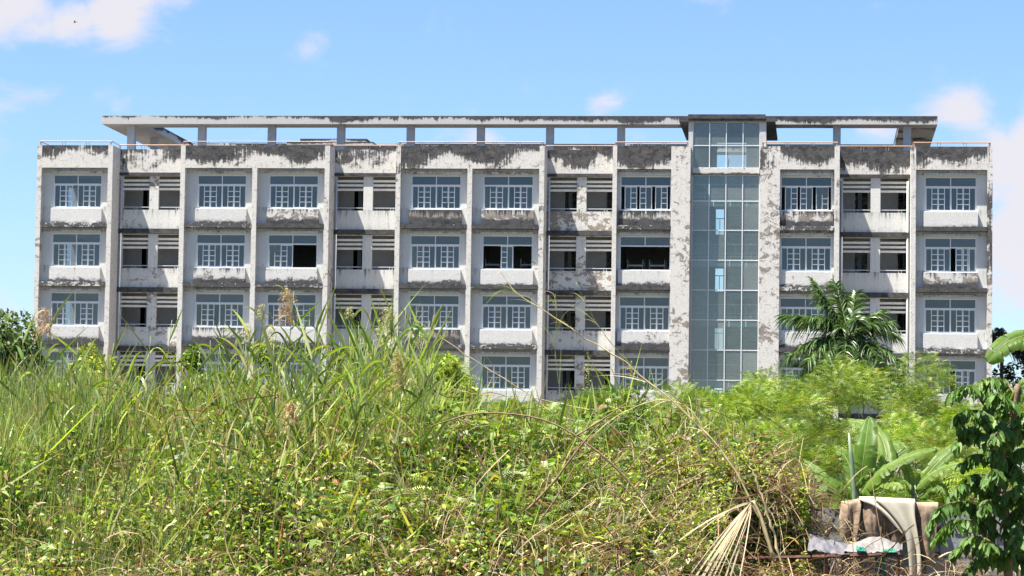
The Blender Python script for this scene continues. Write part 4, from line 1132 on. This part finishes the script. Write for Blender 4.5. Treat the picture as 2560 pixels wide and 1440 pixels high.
drape('carpet', [(2158, 1256), (2160, 1300), (2172, 1350)], [(2212, 1260), (2208, 1310), (2202, 1352)], M['carpet'], 'brown carpet hanging left of the trousers on the wall', 'carpet', seed=2, fold=.034, nf=2)
drape('carpet', [(2206, 1262), (2212, 1320), (2225, 1362)], [(2258, 1262), (2250, 1320), (2256, 1365)], M['carpet'], 'brown carpet hanging under the trousers on the wall', 'carpet', seed=4, fold=.02, nf=2)
drape('carpet', [(2284, 1264), (2292, 1330), (2312, 1402)], [(2346, 1264), (2342, 1330), (2336, 1400)], M['carpet'], 'brown carpet with a stiff fold right of the trousers', 'carpet', seed=3, fold=.034, nf=2)
# trousers: seat over the wall, one leg swept left, one leg hanging
tr = drape('trousers', [(2190, 1251), (2226, 1283), (2262, 1332), (2272, 1380), (2277, 1446)], [(2288, 1256), (2288, 1290), (2295, 1335), (2302, 1385), (2303, 1446)], M['cream'], 'cream cotton trousers slung over the wall between brown carpets', 'trousers', Y=WY-.10, fold=.022, nf=2, seed=6)
lg = drape('leg', [(2148, 1250), (2190, 1270), (2226, 1302), (2258, 1338)], [(2186, 1250), (2215, 1268), (2243, 1298), (2266, 1336)], M['cream'], None, None, Y=WY-.085, fold=.016, nf=1, seed=7)
wl_ = lg.location.copy(); lg.parent = tr; lg.location = wl_ - tr.location

# rusty frame with wire, in front of the wall
FY = 28.2
fr0 = P(1866, 1396, FY); fr1 = P(2250, 1385, FY)
fr = empty('rusty_frame', (fr0[0], FY, GZ), 'rusty angle iron cage frame before the concrete wall', 'metal frame')
MB().tube([fr0, P(2060, 1391, FY), fr1], .019, 4).build('top_rail', M['rust'], fr)
MB().tube([P(1845, 1376, FY+.55), P(2240, 1374, FY+.55)], .012, 4).build('back_rail', M['rust'], fr)
MB().tube([P(1845, 1376, FY+.55), fr0], .010, 4).build('side_rail', M['rust'], fr)
for px, py, dy in ((1868, 1388, 0), (2063, 1385, 0), (2246, 1384, 0)):
    t = P(px, py, FY+dy); MB().tube([t, (t[0], t[1], GZ)], .018, 4).build('leg', M['rust'], fr)
t = P(1840, 1374, FY-.35); pb = MB().box(t[0]-.03, t[0]+.03, t[1]-.03, t[1]+.03, GZ, t[2]).build('post', M['rust'], fr)
wm = MB()
for i in range(30):
    for sgn in (-1, 1):
        x = fr0[0] + (fr1[0]-fr0[0])*i/29; x2 = min(max(x+sgn*.5, fr0[0]), fr1[0])
        wm.tube([(x, FY+.005*sgn, fr0[2]), (x2, FY+.005*sgn, fr0[2]-abs(x2-x)*1.6-.02)], .0025, 3, False)
wm.build('wire_mesh', M['rust'], fr)
def crumple(name, outline_top, outline_bot, Y, dep, mat, label, cat, seed=0, amp=.02):
    n = 24; A = smooth_path([(x, y, 0) for x, y in outline_top], n); Bq = smooth_path([(x, y, 0) for x, y in outline_bot], n); q = np.random.default_rng(seed)
    m = 9; G = np.zeros((m, n, 3)); wob = q.normal(0, amp, (m, n)) + amp*1.6*np.sin(np.linspace(0, 9, n))[None]*np.cos(np.linspace(0, 5, m))[:, None]
    for j in range(m):
        t = j/(m-1)
        for i in range(n):
            G[j, i] = P(A[i][0]*(1-t)+Bq[i][0]*t, A[i][1]*(1-t)+Bq[i][1]*t, Y + dep*(1-t)) + np.array([0, wob[j, i], wob[j, (i+5) % n]*.35])
    base = np.array([G[..., 0].mean(), Y, G[..., 2].min()]); me = MB().grid(G-base).mesh(name, mat, True)
    o = link(name, me, None, base); so = o.modifiers.new('thickness', 'SOLIDIFY'); so.thickness = .01; so.offset = -1
    ss = o.modifiers.new('soft', 'SUBSURF'); ss.levels = 1; ss.render_levels = 1
    return tag(o, label, cat)
crumple('tarpaulin', [(2024, 1338), (2055, 1342), (2085, 1352), (2130, 1370), (2175, 1378)], [(2018, 1380), (2055, 1380), (2100, 1388), (2150, 1384), (2180, 1382)], FY, .55, M['greycloth'], 'crumpled grey tarpaulin lying on the rusty frame', 'tarpaulin', 1, .034)
crumple('tarpaulin', [(2110, 1375), (2140, 1352), (2175, 1344), (2215, 1352), (2258, 1366)], [(2110, 1380), (2150, 1382), (2190, 1383), (2225, 1382), (2254, 1378)], FY+.02, .5, M['palecloth'], 'pale tarpaulin heaped on the right of the rusty frame', 'tarpaulin', 2, .034)
crumple('net', [(2140, 1366), (2150, 1368), (2164, 1374)], [(2142, 1377), (2152, 1379), (2166, 1379)], FY-.03, .1, M['green'], 'small green netting scrap at the left of the pale tarpaulin', 'net', 3, .012)
crumple('net', [(2206, 1374), (2224, 1372), (2242, 1378)], [(2206, 1380), (2224, 1382), (2244, 1382)], FY-.03, .1, M['green'], 'green netting scrap under the right end of the pale tarpaulin', 'net', 7, .012)
crumple('net', [(2188, 1392), (2200, 1394), (2212, 1392)], [(2190, 1446), (2202, 1448), (2216, 1446)], FY+.12, .05, M['green'], 'green netting hanging inside the rusty frame', 'net', 4, .01)
crumple('plastic_bag', [(1806, 1392), (1818, 1386), (1832, 1396)], [(1800, 1446), (1816, 1450), (1836, 1446)], 27.6, .1, M['blue'], 'torn blue and white plastic left of the rusty frame', 'plastic bag', 5, .03)

# ------------------------------------------------------------------ banana plants
def big_leaf(name, root, spine, width, mat, curl=.12, tear=0.5, n=16, m=4, side_hint=(0, 1, .2), seed=0):
    """blade of torn strips either side of a midrib that follows a spine of world points"""
    q = np.random.default_rng(seed); fine = 60; p = smooth_path(spine, fine); tg = unit(np.gradient(p, axis=0)); nor0 = unit(np.array(side_hint, float))
    def at(t):
        k = t*(fine-1); i = min(int(k), fine-2); f = k-i; return p[i]*(1-f)+p[i+1]*f, tg[i]
    def half(t): return width*.5*min(1, (t/.14)**.55 if t > 0 else 0)*(1 if t < .5 else max(.0, 1-((t-.5)/.5)**2.4)**.6)
    V, UV, F = [], [], []
    for sd in (-1, 1):
        t = 0.0; lift = 0
        while t < .995:
            torn = q.random() < tear*.6
            dt = q.uniform(.035, .12)
            t1 = min(1.0, t+dt); lift = q.normal(0, .30*tear) if torn else lift*.3
            swing = q.normal(0, .05*tear) if torn else 0
            cols = 3; b = len(V)
            for c in range(cols):
                tt = t + (t1-t)*c/(cols-1) ; o, g_ = at(tt); sv = np.cross(g_, nor0); sv /= max(np.linalg.norm(sv), 1e-6); nn = np.cross(sv, g_)
                for j in range(m+1):
                    u = j/m; w = half(tt)*u*(1+(q.normal(0, .03) if j == m else 0))
                    shrink = 1-(.17*u if torn and c != 1 else 0)*abs(c-1)
                    off = (tt-(t+t1)/2)*(shrink-1)*np.linalg.norm(p[-1]-p[0])
                    V.append(o + g_*(off + .26*w + swing*u*width*.6) + sv*sd*w*.92 - nn*(curl*width*u**1.7*(w > 0) - .07*width*math.sin(u*3.14)) - UP*(abs(lift)*w*u)
                             + nn*.012*math.sin(tt*95+j)*u)
                    UV.append((tt, sd*u, 0))
            for c in range(cols-1):
                for j in range(m):
                    k = b+c*(m+1)+j; F.append((k, k+1, k+m+2, k+m+1) if sd > 0 else (k, k+m+1, k+m+2, k+1))
            t = t1
    base = np.array(spine[0]); me = np_mesh(name, np.array(V)-base, np.array(F), mat, None, True)
    at_ = me.attributes.new('leafuv', 'FLOAT_VECTOR', 'POINT'); at_.data.foreach_set('vector', np.array(UV, np.float32).ravel())
    return link(name, me, root, base)
BY = 31.6
def banana(base_px, Y, label, leaves, stem_top, r=.07):
    b = P(base_px, 1200, Y); base = np.array([b[0], Y, GZ]); root = empty('banana_plant', base, label, 'banana plant')
    T = P(*stem_top, Y); MB().tube([base, (base+T)/2+np.array([.02, 0, 0]), T], [r*1.2, r, r*.6], 10).build('stem', M['stem'], root, True)
    for k, (pts, w, hint, tear) in enumerate(leaves):
        sp = [P(x, y, Y+d) for x, y, d in pts]
        lf = big_leaf('leaf', root, sp, w*.76, M['banana'], .10, tear, 22, 4, hint, seed=k+int(base_px))
        link('midrib', MB().tube([sp[0]*.35 + T*.65 if k < 90 else sp[0], *smooth_path(sp, 10)], [.014]+list(np.linspace(.013, .003, 10)), 5).mesh('midrib', M['straw'] if False else M['stem'], True), lf)
    return root
banana(2158, BY, 'left banana plant with one tall upright leaf above the wall', [
    ([(2146, 1250, 0), (2154, 1190, -.05), (2163, 1115, -.05), (2173, 1042, .1)], .40, (-.35, -1, .25), .5),
    ([(2165, 1225, .1), (2215, 1160, .2), (2205, 1095, .4), (2172, 1062, .6), (2118, 1050, .7)], .34, (.2, -.7, .8), .6),
    ([(2150, 1240, -.1), (2200, 1180, -.25), (2270, 1140, -.3), (2342, 1122, -.2)], .27, (.15, -.55, .9), .8),
    ([(2155, 1245, -.05), (2190, 1216, -.2), (2235, 1208, -.35), (2258, 1224, -.45)], .22, (.1, -.4, .9), .9),
    ([(2140, 1250, -.1), (2105, 1215, -.2), (2060, 1190, -.25), (2010, 1150, -.1)], .26, (-.1, -.6, .8), 1.0),
    ([(2140, 1245, .2), (2128, 1180, .3), (2112, 1140, .35), (2088, 1126, .4)], .22, (-.2, -.8, .5), .5),
    ([(2170, 1235, .3), (2235, 1150, .45), (2265, 1120, .55), (2222, 1105, .7)], .26, (.3, -.8, .5), .5),
    ([(2135, 1258, -.25), (2110, 1250, -.35), (2070, 1215, -.4), (2040, 1240, -.5)], .22, (-.1, -.7, .7), 1.0),
    ([(2150, 1240, -.3), (2145, 1222, -.4), (2160, 1200, -.45), (2172, 1190, -.5)], .12, (.3, -.8, .4), .4)], (2148, 1215))
s_ = empty('banana_shoot', (P(2140, 1200, 31.2)[0], 31.2, GZ), 'rolled up grey green banana shoot standing by the tall leaf', 'banana shoot')
MB().tube([(P(2140, 1250, 31.2)[0], 31.2, GZ), P(2136, 1230, 31.2), P(2128, 1140, 31.2), P(2122, 1082, 31.2)], [.035, .03, .026, .012], 8).build('rolled_leaf', plain('grey_green_leaf', (.17, .23, .13), .5, var=.2, scale=12), s_, True)
banana(2290, 32.2, 'right banana plant half hidden by the dark leafy tree', [
    ([(2285, 1235, 0), (2320, 1185, 0), (2380, 1125, .1), (2440, 1090, .2)], .28, (.2, -.7, .7), .6),
    ([(2290, 1225, -.1), (2330, 1185, -.2), (2385, 1160, -.3), (2430, 1165, -.35)], .24, (.1, -.6, .8), 1.0),
    ([(2280, 1240, 0), (2272, 1190, .1), (2262, 1165, .1), (2250, 1140, .3)], .18, (-.3, -.9, .2), .4),
    ([(2295, 1245, -.1), (2325, 1222, -.2), (2350, 1215, -.25), (2362, 1240, -.3)], .22, (.2, -.8, .5), .5)], (2284, 1205), .05)
banana(2640, 29.5, 'banana plant outside the frame whose leaf reaches in at the right edge', [
    ([(2640, 850, .1), (2580, 838, 0), (2530, 850, -.1), (2492, 878, -.15), (2468, 905, -.15)], .33, (.1, -.75, .55), .8),
    ([(2640, 850, .1), (2690, 800, .2), (2760, 780, .2), (2840, 830, .1)], .36, (.1, -.75, .65), .6),
    ([(2645, 850, .1), (2650, 780, .3), (2670, 700, .5), (2690, 640, .7)], .36, (-.3, -.9, .3), .5)], (2640, 870), .09)

# ------------------------------------------------------------------ dark broad leaved tree at the right edge
def broad_mesh(seed):
    q = np.random.default_rng(seed); n, m = 6, 4; V = []; UV = []
    for i in range(n+1):
        t = i/n; w = .30*math.sin(math.pi*min(1, t**.8))**.75*(1-.25*t) if 0 < i < n else .004
        for j in range(m+1):
            u = j/m*2-1
            V.append((t, u*w, -.30*t*t + .10*abs(u) + .022*(i % 2)*(1 if j not in (2,) else 0) + q.normal(0, .006))); UV.append((t, u, 0))
    F = [(i*(m+1)+j, i*(m+1)+j+1, (i+1)*(m+1)+j+1, (i+1)*(m+1)+j) for i in range(n) for j in range(m)]
    me = np_mesh('leaf', np.array(V), np.array(F), M['broad'], None, True)
    at = me.attributes.new('leafuv', 'FLOAT_VECTOR', 'POINT'); at.data.foreach_set('vector', np.array(UV, np.float32).ravel()); return me
BL = [broad_mesh(i) for i in range(5)]
TYB = 27.0
tb = P(2515, 1200, TYB); troot = empty('broadleaf_tree', (tb[0], TYB, GZ), 'dark broad leaved tree with drooping ribbed leaves at the right edge', 'tree')
MB().tube(smooth_path([(tb[0]+.02, TYB, GZ), P(2520, 1350, TYB), P(2505, 1200, TYB+.05), P(2530, 1080, TYB+.05), P(2545, 960, TYB)], 16), list(np.linspace(.05, .022, 16)), 8).build('trunk', M['bark'], troot, True)
sprays = [([(2530, 1010), (2500, 985), (2480, 990)], 9), ([(2540, 1080), (2560, 1060), (2580, 1090)], 9), ([(2500, 1240), (2440, 1210), (2400, 1215), (2370, 1240)], 10), ([(2515, 1400), (2545, 1380), (2570, 1420)], 9), ([(2515, 1290), (2550, 1310), (2580, 1340)], 9), ([(2510, 1160), (2490, 1130), (2450, 1120)], 9), ([(2520, 1240), (2540, 1230), (2565, 1260)], 9), ([(2505, 1380), (2470, 1360), (2440, 1370)], 10), ([(2520, 1060), (2440, 1060), (2400, 1075)], 9), ([(2530, 1030), (2470, 975), (2415, 965), (2372, 990)], 15), ([(2540, 990), (2510, 950), (2470, 945), (2440, 960)], 12), ([(2545, 980), (2560, 950), (2590, 940)], 9),
          ([(2525, 1080), (2470, 1040), (2420, 1025), (2385, 1050)], 15), ([(2520, 1120), (2460, 1085), (2415, 1080), (2390, 1112)], 15), ([(2530, 1060), (2570, 1030), (2600, 1050)], 12),
          ([(2515, 1170), (2470, 1140), (2430, 1140), (2405, 1165)], 13), ([(2515, 1150), (2560, 1120), (2590, 1140)], 12), ([(2505, 1230), (2460, 1190), (2425, 1190), (2400, 1220)], 12),
          ([(2510, 1250), (2555, 1210), (2585, 1235)], 11), ([(2510, 1320), (2450, 1270), (2400, 1255), (2350, 1270), (2325, 1320)], 17), ([(2515, 1350), (2460, 1310), (2410, 1300), (2370, 1310), (2338, 1350)], 16),
          ([(2518, 1390), (2470, 1350), (2425, 1345), (2385, 1385)], 14), ([(2518, 1400), (2480, 1390), (2440, 1400), (2410, 1440)], 13), ([(2515, 1300), (2555, 1270), (2590, 1300)], 12),
          ([(2520, 1380), (2555, 1350), (2590, 1380)], 11), ([(2528, 1040), (2500, 1000), (2478, 1015), (2460, 1050)], 11), ([(2515, 1210), (2490, 1175), (2470, 1195), (2455, 1235)], 11), ([(2512, 1280), (2480, 1250), (2455, 1265), (2440, 1300)], 11), ([(2530, 1100), (2500, 1075), (2480, 1100)], 9), ([(2520, 1180), (2535, 1160), (2552, 1190)], 9), ([(2516, 1330), (2535, 1310), (2548, 1345)], 9)]
cnt = 0; rest = []
tw_ = MB()
order = rng.permutation(len(sprays))
for pts, nl in [sprays[q_] for q_ in order]:
    dy = rng.normal(-.05, .22, len(pts)); dy[0] = 0
    sp = smooth_path([P(x, y, TYB+d) for (x, y), d in zip(pts, dy)], 14); tw_.tube(sp, list(np.linspace(.012, .003, 14)), 5)
    nl = int(nl*3.8)
    for i in range(nl):
        f = .10+.90*(i+rng.random()*.6)/nl; k = f*13; j = min(int(k), 12); b = sp[j]*(1-(k-j))+sp[j+1]*(k-j)
        tg = sp[min(j+1, 13)]-sp[j]; az = -1.75 + rng.normal(0, .85)
        Ln = rng.uniform(.10, .175)*(1.1-.3*f)
        rot = Matrix.Rotation(az, 4, 'Z') @ Matrix.Rotation(rng.uniform(.45, 1.25), 4, 'Y') @ Matrix.Rotation(rng.normal(0, .45), 4, 'X')
        me = BL[int(rng.integers(0, 5))]
        if cnt < 300:
            o = link('leaf', me, troot, b, rot.to_euler()); o.scale = (Ln,)*3
        else: rest.append((me, Matrix.Translation(b) @ rot @ Matrix.Scale(Ln, 4)))
        cnt += 1
tw_.build('twigs', M['bark'], troot, True)
if rest:
    Vs, Fs, Us, o_ = [], [], [], 0
    for me, mx in rest:
        v = np.array([mx @ q.co for q in me.vertices]); Vs.append(v-np.array(troot.location)); Fs.append(np.array([p.vertices for p in me.polygons])+o_)
        u = np.zeros(len(v)*3, np.float32); me.attributes['leafuv'].data.foreach_get('vector', u); Us.append(u); o_ += len(v)
    me = np_mesh('foliage', np.concatenate(Vs), np.concatenate(Fs), M['broad'], None, True)
    me.attributes.new('leafuv', 'FLOAT_VECTOR', 'POINT').data.foreach_set('vector', np.concatenate(Us))
    tag(link('foliage', me, troot, troot.location), kind='stuff')

# ------------------------------------------------------------------ a bird high above
bp_ = P(187, 56, 140)
bird = empty('bird', bp_, 'tiny dark bird gliding in front of the cloud', 'bird')
MB().tube([bp_+np.array([-.08, 0, -.03]), bp_+np.array([-.025, 0, -.005]), bp_+np.array([.04, 0, .01]), bp_+np.array([.085, 0, .025])], [.006, .022, .020, .004], 8).build('body', M['bird'], bird, True)
for sg in (-1, 1):
    w = bp_; G = np.array([[w+np.array([.035, 0, .01]), w+np.array([.05, sg*.12, .05]), w+np.array([.11, sg*.28, .065])], [w+np.array([-.03, 0, .005]), w+np.array([-.01, sg*.12, .042]), w+np.array([.085, sg*.28, .062])]])
    o = MB().grid(G).build('wing', M['bird'], bird); so = o.modifiers.new('thickness', 'SOLIDIFY'); so.thickness = .006
